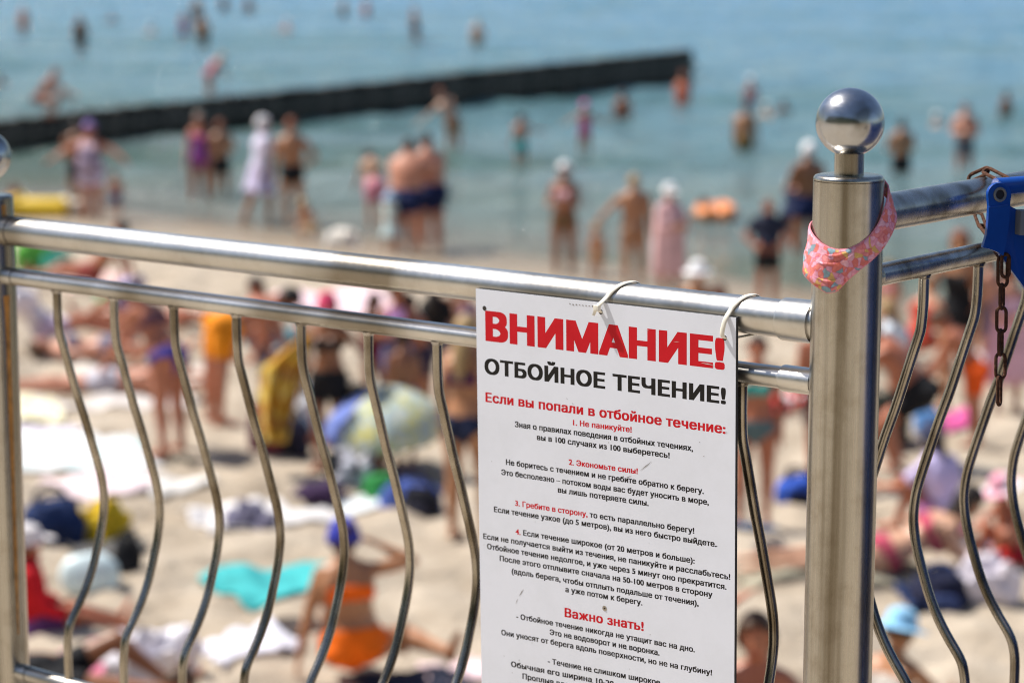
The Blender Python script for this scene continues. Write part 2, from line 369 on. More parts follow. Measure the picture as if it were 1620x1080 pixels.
# ------------------------------------------------------------------ railing
ZR, ZM, ZB = 4.0630, 3.9855, 3.2925          # axis heights of the front top, middle and bottom rails
def at(base, z): return V3(base[0], base[1], z)
LEN = float(np.linalg.norm((P1 - P0)[:2]))
front = empty('metal_railing', (P1[0], P1[1], ZP)); tag(front, 'brushed steel front railing with two ball topped posts, the white sign tied on', 'railing', 'promenade railings')
def child(mb, name, mat, root, parent=None, **k):
    """build in world coordinates, then hang under its thing"""
    o = mb.build(name, mat, None, **k); p = parent or root; o.parent = p; o.matrix_parent_inverse = Matrix.Translation(-Vector(root.location)); return o
def sub(mb, name, mat, parent, **k):
    o = mb.build(name, mat, None, **k); o.parent = parent; return o
def post(c, top=4.2475):
    dz = top - 4.2475; r = 0.0445; c = V3(c[0], c[1], 0)
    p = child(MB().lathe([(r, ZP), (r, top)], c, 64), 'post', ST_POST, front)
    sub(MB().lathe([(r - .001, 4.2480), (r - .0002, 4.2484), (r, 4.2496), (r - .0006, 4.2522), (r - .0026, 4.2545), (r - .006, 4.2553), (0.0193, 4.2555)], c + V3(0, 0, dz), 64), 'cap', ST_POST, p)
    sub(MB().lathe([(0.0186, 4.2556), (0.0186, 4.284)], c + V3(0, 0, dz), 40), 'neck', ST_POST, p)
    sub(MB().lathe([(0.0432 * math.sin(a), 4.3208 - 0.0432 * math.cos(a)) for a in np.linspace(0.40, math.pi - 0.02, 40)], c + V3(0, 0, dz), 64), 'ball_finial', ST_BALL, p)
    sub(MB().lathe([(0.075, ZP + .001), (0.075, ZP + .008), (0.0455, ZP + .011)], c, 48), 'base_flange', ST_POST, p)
    return p
post(P1); pl_ = post(P0, 4.112)
# rust streak down the far post, on the side turned to the camera
def shell_strip(c, ang0, ang1, zs, r):
    v = []; f = []
    for i, (z, wd) in enumerate(zs):
        for k in range(5):
            a = (ang0 + ang1) / 2 + (ang1 - ang0) * (k / 4 - .5) * wd
            v.append((c[0] + r * math.cos(a), c[1] + r * math.sin(a), z))
        if i: f += [((i - 1) * 5 + k, (i - 1) * 5 + k + 1, i * 5 + k + 1, i * 5 + k) for k in range(4)]
    return MB().add(v, f)
a0 = math.atan2(-P0[1], -P0[0]) + R(38)
sub(shell_strip(P0, a0 - R(6), a0 + R(6), [(4.106, .9), (4.10, 1.1), (4.094, .9), (4.088, 1.0)], 0.04475), 'rust_streak', M_STREAK, pl_, recalc=False)
sub(shell_strip(P0, a0 - R(7), a0 + R(7), [(3.952, 1.3), (3.93, 1.0), (3.85, .8), (3.75, .9), (3.62, .6), (3.5, .7), (3.36, .3)], 0.04475), 'rust_streak', M_STREAK, pl_, recalc=False)

def rail(root, name, base, dr, s0, s1, z, r, collars, mat, cr=1.13, cl=0.048):
    a = at(base, z) + dr * s0; b = at(base, z) + dr * s1
    o = child(MB().tube([a, b], r, 48), name, mat, root)
    for s, sgn, rr in collars:
        p = at(base, z) + dr * s; q = p + dr * sgn * cl
        R_ = r * rr
        mb = MB().tube([p, p + dr * sgn * (cl - .003), q - dr * sgn * .0008, q], [R_, R_, R_ - .0006, R_ - .002], 48)
        sub(mb, 'collar', mat, o)
    return o
hp = 0.030
tr = rail(front, 'top_rail', P0, D, 0.02, LEN - 0.02, ZR, 0.0248, [(LEN - 0.0435, -1, 1.13), (0.02, 1, 1.015)], ST_RAIL)
mr_ = rail(front, 'middle_rail', P0, D, 0.02, LEN - 0.02, ZM, 0.0146, [(LEN - 0.0435, -1, 1.2), (0.02, 1, 1.02)], ST_RAIL)
br_ = rail(front, 'bottom_rail', P0, D, 0.02, LEN - 0.02, ZB, 0.0146, [(LEN - 0.0435, -1, 1.2), (0.02, 1, 1.02)], ST_RAIL)
for o, z, r, s in ((tr, ZR, 0.0248, .0688), (mr_, ZM, 0.0146, .0688), (br_, ZB, .0146, .0688)):
    p = at(P0, z) + D * s
    sub(MB().tube([p, p + D * 0.0018], r * 1.022, 40), 'joint_ring', M_GAP, o)
for nm, z, r in (('top_rail', ZR, 0.0248), ('middle_rail', ZM, 0.0146), ('bottom_rail', ZB, 0.0146)):
    rail(front, nm, P0, D, -0.50, -0.02, z, r, [], ST_RAIL)
PROF = [(0, 0), (-.045, 0), (-.0605, .0005), (-.075, .0015), (-.0888, .0042), (-.105, .0092), (-.1234, .0152), (-.1674, .0290), (-.2, .0395), (-.236, .0525), (-.27, .0635), (-.297, .0722), (-.3286, .0820), (-.35, .0873), (-.37, .0900), (-.3909, .0905), (-.4166, .0868), (-.44, .0810), (-.4662, .0723), (-.49, .0640), (-.5146, .0530), (-.5374, .0400), (-.5574, .0262), (-.572, .0150), (-.5853, .0068), (-.60, .0020), (-.6181, -.0004), (-.64, -.0008), (-.694, 0)]
def baluster(root, base, dr, nrm, s, z):
    p = at(base, z) + dr * s
    j = random.uniform(-.0012, .0012)
    pts = smooth_path([p + nrm * (o + j * (o > .004)) + V3(0, 0, dz) for dz, o in PROF], 2)
    o = child(MB().tube(pts, 0.0073, 16), 'baluster', ST_BAL, root)
    rr = .0146
    sub(MB().tube([p - V3(0, 0, rr - .002), p - V3(0, 0, rr + .0016), p - V3(0, 0, rr + .0034)], [.0098, .0088, .0074], 16), 'weld', ST_OLD, o)
    return o
SB = [.1712, .3093, .4490, .5880, .7255, .8623, .9958, 1.1268, 1.2578, 1.3889, 1.5199]
for s in SB: baluster(front, P0, D, N, s, ZM)
for s in (-.34, -.20, -.10): baluster(front, P0, D, N, s, ZM)

side = empty('metal_railing', (P1[0] + EDG[0] * .06, P1[1] + EDG[1] * .06, ZP)); tag(side, 'tarnished steel side railing running off towards the sea, chained to a blue frame', 'railing', 'promenade railings')
UZ, LZ, BZ = 4.1994, 4.1190, 3.434
SLEN = 1.55
for nm, z, r, c in (('top_rail', UZ, 0.0245, 1.09), ('middle_rail', LZ, 0.0148, 1.12), ('bottom_rail', BZ, 0.0146, 1.12)):
    rail(side, nm, P1, EDG, 0.030, SLEN, z, r, [(0.0435, 1, c)], ST_OLD, cl=0.028)
for k in range(10): baluster(side, P1, EDG, MM, .2008 + .1526 * k, LZ)
cend = P1 + EDG * SLEN
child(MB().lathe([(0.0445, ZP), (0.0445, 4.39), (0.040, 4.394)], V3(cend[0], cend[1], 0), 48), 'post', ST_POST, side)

# ------------------------------------------------------------------ the warning sign
TILT = 0.0192
VAX = unit(V3(0, 0, 1) - N * TILT); NS = unit(np.cross(D, VAX))           # NS points to the camera side
if NS[1] > 0: NS = -NS
S0 = at(P0, 4.0615) - N * 0.0300
def sg(u, v, o=0.0): return S0 + D * u + VAX * v + NS * o
U0, U1, VB = 1.0927, 1.5299, -0.606
sign = empty('warning_sign', sg((U0 + U1) / 2, VB)); tag(sign, 'white warning board with red and black Cyrillic text tied to the front railing', 'sign')
def schild(mb, name, mat, **k): return child(mb, name, mat, sign, **k)
M_SIGN, t, b = new_mat('sign_face')
b.inputs['Roughness'].default_value = 0.34; b.inputs['Specular IOR Level'].default_value = 0.45
mp = mapping(t); nz = node(t, 'ShaderNodeTexNoise', Scale=9.0, Detail=8.0, Roughness=0.7); t.links.new(mp.outputs[0], nz.inputs[0])
rp = ramp(t, [(0.36, (0.78, 0.81, 0.90)), (0.55, (0.82, 0.85, 0.95))]); t.links.new(nz.outputs[0], rp.inputs[0])
sc = node(t, 'ShaderNodeTexNoise', Scale=1.0, Detail=6.0, Roughness=0.8); mps = mapping(t, (55, 55, 260), (0.3, 0.2, 0)); t.links.new(mps.outputs[0], sc.inputs[0])
rs = ramp(t, [(0.70, (1, 1, 1)), (0.74, (0.62, 0.61, 0.60))]); t.links.new(sc.outputs[0], rs.inputs[0])
mxs = node(t, 'ShaderNodeMixRGB', blend_type='MULTIPLY'); mxs.inputs[0].default_value = 1; t.links.new(rp.outputs[0], mxs.inputs[1]); t.links.new(rs.outputs[0], mxs.inputs[2])
t.links.new(mxs.outputs[0], b.inputs['Base Color'])
M_EDGE = plain('sign_core', (0.022, 0.022, 0.026), 0.6)
M_RED = plain('red_ink', (0.62, 0.008, 0.018), 0.45, 0, 0.2, 30, 0.06); M_INK = plain('black_ink', (0.009, 0.008, 0.009), 0.45, 0, 0.25, 30, 0.1)
schild(MB().prism([sg(U0, 0.0005), sg(U1, 0.0018), sg(U1, VB), sg(U0, VB)], -NS, 0.0032), 'backing_board', M_EDGE, smooth=False)
schild(MB().prism([sg(U0 + .0002, 0.0003, .0002), sg(U1 - .0012, 0.0014, .0002), sg(U1 - .0012, VB, .0002), sg(U0 + .0002, VB, .0002)], NS, 0.0005), 'printed_face', M_SIGN, smooth=False)
LINES = [
('r', 'ВНИМАНИЕ!', 1.1093, 1.5117, -0.0727, -0.0693, 0.0432, 'head'),
('k', 'ОТБОЙНОЕ ТЕЧЕНИЕ!', 1.1068, 1.5139, -0.1202, -0.1150, 0.0225, 'sub'),
('r', 'Если вы попали в отбойное течение:', 1.1077, 1.5141, -0.1606, -0.1548, 0.0140, ''),
('r', '1. Не паникуйте!', 1.2626, 1.3621, -0.1749, -0.1724, 0.0083, ''),
('k', 'Зная о правилах поведения в отбойных течениях,', 1.1602, 1.4621, -0.1903, -0.1850, 0.0083, ''),
('k', 'вы в 100 случаях из 100 выберетесь!', 1.1994, 1.4244, -0.2038, -0.1996, 0.0083, ''),
('r', '2. Экономьте силы!', 1.2533, 1.3722, -0.2318, -0.2286, 0.0083, ''),
('k', 'Не боритесь с течением и не гребите обратно к берегу.', 1.1434, 1.4794, -0.2470, -0.2408, 0.0083, ''),
('k', 'Это бесполезно – потоком воды вас будет уносить в море,', 1.1346, 1.4875, -0.2628, -0.2547, 0.0083, ''),
('k', 'вы лишь потеряете силы.', 1.2353, 1.3898, -0.2740, -0.2706, 0.0083, ''),
('3', '3. Гребите в сторону,| то есть параллельно берегу!', 1.1589, 1.4642, -0.3043, -0.2973, 0.0083, ''),
('k', 'Если течение узкое (до 5 метров), вы из него быстро выйдете.', 1.1204, 1.5015, -0.3190, -0.3101, 0.0083, ''),
('3', '4.| Если течение широкое (от 20 метров и больше):', 1.1591, 1.4650, -0.3458, -0.3385, 0.0083, ''),
('k', 'Если не получается выйти из течения, не паникуйте и расслабьтесь!', 1.0999, 1.5218, -0.3616, -0.3514, 0.0083, ''),
('k', 'Отбойное течение недолгое, и уже через 5 минут оно прекратится.', 1.1067, 1.5159, -0.3755, -0.3660, 0.0083, ''),
('k', 'После этого отплывите сначала на 50-100 метров в сторону', 1.1297, 1.4936, -0.3895, -0.3806, 0.0083, ''),
('k', '(вдоль берега, чтобы отплыть подальше от течения),', 1.1513, 1.4715, -0.4046, -0.3964, 0.0083, ''),
('k', 'а уже потом к берегу.', 1.2469, 1.3791, -0.4152, -0.4117, 0.0083, ''),
('r', 'Важно знать!', 1.2453, 1.3819, -0.4516, -0.4475, 0.0135, ''),
('k', '- Отбойное течение никогда не утащит вас на дно.', 1.1584, 1.4655, -0.4700, -0.4620, 0.0083, ''),
('k', 'Это не водоворот и не воронка.', 1.2185, 1.4076, -0.4825, -0.4774, 0.0083, ''),
('k', 'Они уносят от берега вдоль поверхности, но не на глубину!', 1.1308, 1.4934, -0.4990, -0.4889, 0.0083, ''),
('k', '- Течение не слишком широкое.', 1.2146, 1.4115, -0.5255, -0.5195, 0.0083, ''),
('k', 'Обычная его ширина 10-20 метров.', 1.1480, 1.3880, -0.5430, -0.5350, 0.0083, ''),
('k', 'Проплыв вдоль', 1.1686, 1.2669, -0.5570, -0.5534, 0.0083, ''),
]
def text_shapes(jobs):
    """each line of type as thin horizontal slices of its outlines (non-zero winding), widened sideways to a bold weight; font units"""
    from mathutils.geometry import interpolate_bezier
    objs = []
    for s, step, dl in jobs:
        c = bpy.data.curves.new('lettering', 'FONT'); c.body = s; c.size = 1.0; c.fill_mode = 'NONE'; c.dimensions = '2D'; c.space_character = 1.05
        o = bpy.data.objects.new('lettering', c); COL.objects.link(o); objs.append(o)
    dg = bpy.context.evaluated_depsgraph_get(); out = []
    for o, (s, step, dl) in zip(objs, jobs):
        ev = o.evaluated_get(dg); cu = ev.to_curve(dg, apply_modifiers=False); segs = []; flats = []
        for sp_ in cu.splines:
            P = []; bp_ = sp_.bezier_points; n_ = len(bp_)
            for i in range(n_):
                a_, b_ = bp_[i], bp_[(i + 1) % n_]
                straight = (a_.handle_right - a_.co).cross(b_.co - a_.co).length < 1e-5 and (b_.handle_left - b_.co).cross(b_.co - a_.co).length < 1e-5
                if straight: P.append(a_.co.copy())
                else: P += interpolate_bezier(a_.co, a_.handle_right, b_.handle_left, b_.co, 7)[:-1]
            for i in range(len(P)):
                p, q = P[i - 1], P[i]
                if abs(p.y - q.y) < 1e-6:
                    if abs(p.x - q.x) > .03: flats.append(p.y)
                else: segs.append((p.x, p.y, q.x, q.y))
        ev.to_curve_clear()
        E_ = np.array(segs); y0, y1 = np.minimum(E_[:, 1], E_[:, 3]), np.maximum(E_[:, 1], E_[:, 3]); lo, hi = y0.min(), y1.max()
        ys = sorted(set(np.round(flats, 4)) | {round(lo, 4), round(hi, 4)} | set(np.round(np.arange(lo, hi, step), 4))); keep = [ys[0]]; fl = set(np.round(flats, 4))
        for y in ys[1:]:
            if y - keep[-1] > step * .4: keep.append(y)
            elif y in fl: keep[-1] = y
        V = []; Fc = []; slope = (E_[:, 2] - E_[:, 0]) / (E_[:, 3] - E_[:, 1]); dirn = np.sign(E_[:, 3] - E_[:, 1])
        for ya, yb in zip(keep, keep[1:]):
            ym = (ya + yb) / 2; act = np.nonzero((y0 < ym) & (y1 > ym))[0]
            if len(act) == 0: continue
            xm = E_[act, 0] + (ym - E_[act, 1]) * slope[act]; od = np.argsort(xm); wn = 0; iv = []
            for k_ in od:
                e = act[k_]; pw = wn; wn += dirn[e]
                if pw == 0 and wn != 0: st = e
                elif pw != 0 and wn == 0: iv.append([st, e])
            fx = lambda e, y: E_[e, 0] + (y - E_[e, 1]) * slope[e]
            mg = []
            for st, en in iv:
                l_, r_ = fx(st, ym) - dl, fx(en, ym) + dl
                if mg and l_ <= mg[-1][3]: mg[-1][1] = en; mg[-1][3] = max(r_, mg[-1][3])
                else: mg.append([st, en, l_, r_])
            for st, en, _, _ in mg:
                b0 = len(V); xa, xb, xc, xd = fx(st, ya) - dl, fx(en, ya) + dl, fx(en, yb) + dl, fx(st, yb) - dl
                V += [(xa, ya, 0), (max(xb, xa), ya, 0), (max(xc, xd), yb, 0), (xd, yb, 0)]; Fc.append((b0, b0 + 1, b0 + 2, b0 + 3))
        out.append((V, Fc)); c = o.data; bpy.data.objects.remove(o); bpy.data.curves.remove(c)
    return out
WT = {'head': (.060, .028), 'sub': (.048, .022)}                     # sideways and upright thickening, font units
jobs = []
for L in LINES:
    dl, dv = WT.get(L[7], (.042, .018)); step = .016 if L[7] else (.022 if L[6] > .01 else .036)
    parts = L[1].split('|'); jobs.append((''.join(parts), step, dl))
    if len(parts) == 2: jobs.append((parts[0], step, dl))
shapes = text_shapes(jobs)
acc = {k: ([], []) for k in ('head', 'sub', 'r', 'k')}
def put(key, vs, fs, xa, w_, L, o=0.00074):
    """lay one line on the face; a second and third pass 10 microns higher thickens the level strokes"""
    V, Fc = acc[key]; dv = WT.get(L[7], (.042, .018))[1]; sc_ = L[6] / (0.727 + 2 * dv)
    for n_, oy in enumerate((0, 2, 1) if L[7] else (0, 2)):
        b0 = len(V)
        for x, y, z in vs:
            tt = (x - xa) / w_; V.append(tuple(sg(L[2] + (L[3] - L[2]) * tt, L[4] + (L[5] - L[4]) * tt + (y + oy * dv) * sc_, o + n_ * 1.0e-5)))
        Fc += [tuple(i + b0 for i in q) for q in fs]
k = 0
for L in LINES:
    vs, fs = shapes[k]; k += 1
    xs = [p[0] for p in vs]; xa, w_ = min(xs), max(xs) - min(xs)
    if L[0] == '3':
        v2, f2 = shapes[k]; k += 1; xr = max(p[0] for p in v2)
        red = [q for q in fs if np.mean([vs[i][0] for i in q]) <= xr + .02]; blk = [q for q in fs if np.mean([vs[i][0] for i in q]) > xr + .02]
        put('r', vs, red, xa, w_, L); put('k', vs, blk, xa, w_, L)
    else: put(L[7] or L[0], vs, fs, xa, w_, L)
def fix(mb_key, name, mat):
    V, Fc = acc[mb_key]; mb = MB(); mb.v = V; mb.f = Fc
    used = sorted({i for q in Fc for i in q}); mp_ = {i: j for j, i in enumerate(used)}
    mb.v = [V[i] for i in used]; mb.f = [tuple(mp_[i] for i in q) for q in Fc]
    return schild(mb, name, mat, smooth=False, recalc=False)
fix('head', 'headline_lettering', M_RED); fix('sub', 'subheading_lettering', M_INK); fix('r', 'red_lettering', M_RED); fix('k', 'black_lettering', M_INK)
def disc(u, v, r, o, mat, name):
    n_ = 18; schild(MB().prism([sg(u + r * math.cos(2 * math.pi * i / n_), v + r * math.sin(2 * math.pi * i / n_), o) for i in range(n_)], NS, 0.0001), name, mat, smooth=False)
for u, v in ((1.1083, -.0264), (1.3112, -.0120), (1.5115, -.0270)): disc(u, v, 0.0034, 0.0008, M_GAP, 'tie_hole')
disc(1.3150, -.4270, 0.0038, 0.0008, ST_OLD, 'rivet'); disc(1.3150, -.4270, 0.0013, 0.0014, M_GAP, 'rivet_pin')
M_SCR = plain('scuff', (0.25, 0.23, 0.21), 0.7)
mb = MB()
def scratch(u, v, du, dv, w0):
    t_ = unit(V3(du, dv, 0)); nn = V3(-t_[1], t_[0], 0)
    q = [(u, v), (u + du * .5 + nn[0] * w0, v + dv * .5 + nn[1] * w0), (u + du, v + dv), (u + du * .5 - nn[0] * w0, v + dv * .5 - nn[1] * w0)]
    mb.prism([sg(a, c, .00086) for a, c in q], NS, .00004)
scratch(1.3755, -.2235, .020, .016, .0006); scratch(1.350, -.238, .012, .006, .0005); scratch(1.164, -.436, .009, .013, .0007); scratch(1.158, -.448, .004, .009, .0004)
for i in range(9): scratch(1.257 + i * .0055, -.0050 - .0012 * random.random(), .004, .0015 * random.uniform(-1, 1), .0012 * random.random() + .0003)
for i in range(26): scratch(random.uniform(1.10, 1.52), random.uniform(-.58, -.08), random.uniform(-.004, .004), random.uniform(-.003, .003), random.uniform(.0002, .0005))
schild(mb, 'scuff_marks', M_SCR, smooth=False)
M_SCW = plain('chipped_ink', (0.72, 0.68, 0.67), 0.6); mb = MB()
scratch(1.4735, -.0640, .022, -.001, .0006); scratch(1.492, -.0675, .004, .002, .0004); scratch(1.430, -.0405, .010, .001, .0003); scratch(1.385, -.0300, .006, .001, .0003)
schild(mb, 'chipped_ink', M_SCW, smooth=False)

# ------------------------------------------------------------------ the two nylon ties
def tie(u, v, lean, label, knot):
    r = 0.0248 + .0022; zc = ZR
    def pt(s, o, z): return at(P0, z) + D * s - N * o          # o: towards the camera
    h = sg(u, v, .0012); zh = h[2]
    pts = [h + NS * -.006, h + NS * .0015 + VAX * .001, h + NS * .0042 + VAX * .008 + D * (-.001), pt(u + lean * .12, .0335, zh + (ZR - zh) * .75 + .004)]
    for a in np.linspace(R(18), R(250), 14):
        pts.append(pt(u + lean * (.25 + .75 * min(1, (a - R(18)) / R(75))), r * math.cos(a), zc + r * math.sin(a)))
    pts += [pt(u + lean * .4, .012, zh + .0), h + NS * -.006 + VAX * -.0005]
    path = smooth_path(pts, 4)
    hint = D
    rad = [(0.0036, 0.0012)] * len(path)
    o = MB().tube(path, rad, 10, hint=D).build('zip_tie', M_ZIP)
    tag(o, label, 'zip tie', 'ties holding the sign')
    if knot:
        kb = MB().box(h + VAX * .0065 + NS * .0055 - D * .002, (.0085, .008, .0065), [D, VAX, NS]).build('tie_head', M_ZIP, o, bevel=.0012)
        tl_ = MB().tube([h + VAX * .004 + NS * .006 - D * .004, h - VAX * .004 + NS * .007 - D * .007], (.0022, .0008), 8).build('tie_tail', M_ZIP, o)
    return o
tie(1.3112, -.0125, .030, 'white nylon tie with a square head over the middle of the sign top', True)
tie(1.5115, -.0275, .022, 'plain white nylon tie looped through the right corner of the sign', False)

# ------------------------------------------------------------------ floral cloth strip knotted round the near post
M_FLOR, t, b = new_mat('floral_print'); mp = mapping(t, (1, 1, 1))
nz = node(t, 'ShaderNodeTexNoise', Scale=60.0, Detail=2.0); t.links.new(mp.outputs[0], nz.inputs[0])
mx = node(t, 'ShaderNodeVectorMath', operation='MULTIPLY_ADD'); t.links.new(nz.outputs[1], mx.inputs[0]); mx.inputs[1].default_value = (.012,) * 3; t.links.new(mp.outputs[0], mx.inputs[2])
vo = node(t, 'ShaderNodeTexVoronoi', Scale=125.0); t.links.new(mx.outputs[0], vo.inputs['Vector'])
sx = node(t, 'ShaderNodeSeparateColor'); t.links.new(vo.outputs['Color'], sx.inputs[0])
cr = ramp(t, [(0, (.80, .38, .50)), (.22, (.78, .24, .20)), (.42, (.82, .50, .60)), (.62, (.74, .52, .18)), (.70, (.80, .30, .30)), (.84, (.28, .46, .52)), (.90, (.80, .44, .56))], 'CONSTANT'); t.links.new(sx.outputs[0], cr.inputs[0])
ve = node(t, 'ShaderNodeTexVoronoi', Scale=125.0, feature='DISTANCE_TO_EDGE'); t.links.new(mx.outputs[0], ve.inputs['Vector'])
er = ramp(t, [(0.02, (0.80, 0.40, 0.50)), (0.05, (1, 1, 1))]); t.links.new(ve.outputs[0], er.inputs[0])
vs2 = node(t, 'ShaderNodeTexVoronoi', Scale=210.0); t.links.new(mx.outputs[0], vs2.inputs['Vector'])
pr = ramp(t, [(0.25, (1, .92, .92)), (0.6, (.80, .66, .70))]); t.links.new(vs2.outputs[0], pr.inputs[0])
m1 = node(t, 'ShaderNodeMixRGB', blend_type='MULTIPLY'); m1.inputs[0].default_value = .7; t.links.new(cr.outputs[0], m1.inputs[1]); t.links.new(er.outputs[0], m1.inputs[2])
m2 = node(t, 'ShaderNodeMixRGB', blend_type='MULTIPLY'); m2.inputs[0].default_value = .8; t.links.new(m1.outputs[0], m2.inputs[1]); t.links.new(pr.outputs[0], m2.inputs[2])
t.links.new(m2.outputs[0], b.inputs['Base Color']); b.inputs['Roughness'].default_value = .8; b.inputs['Specular IOR Level'].default_value = .25
ST = [(-150, 345, 400, 57, 58), (-125, 350, 408, 58, 60), (-105, 354, 418, 60, 65), (-85, 360, 428, 60, 69), (-65, 370, 434, 58.5, 70), (-45, 380, 446, 57.5, 67), (-28, 386, 455, 57, 63), (-14, 388, 452, 57, 60.5), (2, 386, 433, 57, 59.5),
      (20, 378, 417, 57, 60.5), (38, 366, 403, 57.3, 62.5), (56, 348, 386, 58, 67), (74, 325, 362, 59.5, 73), (90, 306, 342, 62, 76), (105, 294, 326, 64, 73), (122, 284, 310, 62, 66), (141, 279, 303, 60, 61), (165, 296, 330, 58, 59), (190, 325, 365, 57.5, 58), (210, 345, 400, 57, 58)]
def py2z(y): return 4.252 + (280 - y) / 1243.0
SA = np.array(ST, float); n_a, n_h = 90, 9
angs = np.linspace(-150, 210, n_a); v = []; f = []
camdir = math.atan2(-P1[1], -P1[0])
for i, a in enumerate(angs):
    yt, yb, rt_, rb_ = [np.interp(a, SA[:, 0], SA[:, k]) for k in (1, 2, 3, 4)]
    for j in range(n_h):
        q = j / (n_h - 1)
        front_ = math.exp(-((a + 40) / 50) ** 2)
        wr = 1.6 * front_ * math.sin(q * 9 + a * .055) * math.sin(math.pi * q) + 1.1 * math.sin(math.pi * q) * (0.5 + .5 * math.sin(a * .11))
        wr += 3.2 * math.sin(math.pi * q) * fbm(a * .045, q * 2.2, 3) * (.5 + front_)
        rp_ = (rt_ + (rb_ - rt_) * q ** 1.2 + wr) / 1258.0; z = py2z(yt + (yb - yt) * q)
        A = camdir + R(a); v.append((P1[0] + rp_ * math.cos(A), P1[1] + rp_ * math.sin(A), z))
for i in range(n_a - 1):
    for j in range(n_h - 1): f.append((i * n_h + j, (i + 1) * n_h + j, (i + 1) * n_h + j + 1, i * n_h + j + 1))
st_ = MB().add(v, f).build('cloth_strip', M_FLOR); tag(st_, 'pink and orange floral cloth strip wrapped round the near steel post', 'cloth')
sm = st_.modifiers.new('thickness', 'SOLIDIFY'); sm.thickness = .0012; sm.offset = 1
M_HEM = plain('hem', (0.74, 0.26, 0.32), 0.8, 0, .2, 300, .25)
for j, dz in ((0, -.0006), (n_h - 1, .0006)):
    sel = [i for i in range(n_a)]
    MB().tube([V3(*v[i * n_h + j]) for i in sel], .0011, 6).build('hem', M_HEM, st_)
for k_, (a_, b_) in enumerate((((-44, .20), (12, .06)), ((-60, .48), (18, .20)), ((-50, .80), (-2, .70)))):   # folds
    pts = []
    for q in np.linspace(0, 1, 9):
        a = a_[0] if False else a_[0] + (b_[0] - a_[0]) * q; h = a_[1] + (b_[1] - a_[1]) * q
        i = int(round(np.interp(a, angs, np.arange(n_a)))); jj = h * (n_h - 1); j0 = int(jj); p = V3(*v[i * n_h + j0]) * (1 - (jj - j0)) + V3(*v[i * n_h + min(j0 + 1, n_h - 1)]) * (jj - j0)
        pts.append(p + unit(p - at(P1, p[2])) * .0006)
    MB().tube(smooth_path(pts, 3), [(.0022 * math.sin(math.pi * (i + .7) / 26), .0016 * math.sin(math.pi * (i + .7) / 26)) for i in range(25)], 8).build('fold', M_FLOR, st_)

# ------------------------------------------------------------------ blue frame standing by the side railing, and the rusty chain
def planepx(x, y, P, nrm):
    r = ray(x, y); C0 = V3(0, 0, H); return C0 + r * (np.dot(P - C0, nrm) / np.dot(r, nrm))
BN = unit(V3(0.35, -0.937, 0)); BP = V3(0, 0, H) + ray(1578, 307) * 3.235
bp = lambda x, y, o=0: planepx(x, y, BP, BN) + BN * o
blue = empty('blue_frame', (0.80, 3.10, ZP)); tag(blue, 'blue painted steel frame with a ringed pivot ear beside the tarnished railing', 'frame')
ear = [bp(1578 + 18.5 * math.cos(a), 307 + 18.5 * math.sin(a)) for a in np.linspace(math.pi, 2 * math.pi, 14)]
plate = child(MB().prism(ear + [bp(1595, 318), bp(1593.5, 350), bp(1590, 378), bp(1584, 404), bp(1574, 398), bp(1564, 394), bp(1551, 391), bp(1557, 372), bp(1559.5, 350), bp(1561, 326)], BN, .006), 'pivot_plate', M_BLUE, blue, smooth=False, bevel=.0012)
child(MB().prism([bp(1594, 322, -.002), bp(1612, 330, -.02), bp(1700, 372, -.03), bp(1700, 548, -.03), bp(1622, 448, -.012), bp(1583, 403, -.002), bp(1590, 372, -.001)], -BN, .006), 'gusset_plate', M_BLUE, blue, smooth=False, bevel=.001)
c0 = bp(1578, 307); u_ = unit(bp(1600, 307) - c0); w_ = V3(0, 0, 1)
child(MB().tube([bp(1583, 297, -.012), bp(1700, 288, -.012), bp(1900, 272, -.012)], .0118, 24), 'tube', M_BLUE, blue)
child(MB().tube([bp(1559.6, 328, .0062), bp(1590, 323.5, .0062)], .0012, 8), 'weld_bead', M_BLUE, blue)
ringp = [c0 + u_ * .0082 * math.cos(a) + w_ * .0082 * math.sin(a) + BN * .0065 for a in np.linspace(0, 2 * math.pi, 33)]
child(MB().tube(ringp, .0019, 10, cap=False), 'pivot_ring', M_GREY, blue)
child(MB().tube([c0 + BN * .004, c0 + BN * .0063], .0072, 24), 'pivot_bore', M_BLACK, blue)
child(MB().box(bp(1640, 352, -.004), (.058, .02, .034), [u_, BN, w_]), 'grey_block', M_GREY, blue, bevel=.003)
# broad blue sheet of the same frame, just outside the picture; the steel mirrors it
q0 = V3(0.765, 2.86, 0); sh = [q0, q0 + EDG * 1.7 + D * .25]
child(MB().prism([(sh[0][0], sh[0][1], ZP + .1), (sh[1][0], sh[1][1], ZP + .1), (sh[1][0], sh[1][1], 4.30), (sh[0][0], sh[0][1], 4.30)], D, .012), 'side_sheet', M_DARKBLUE, blue, smooth=False, bevel=.004)
for e_ in sh: child(MB().tube([(e_[0] + D[0] * .02, e_[1] + D[1] * .02, ZP), (e_[0] + D[0] * .02, e_[1] + D[1] * .02, 4.33)], .016, 20), 'leg', M_BLUE, blue)

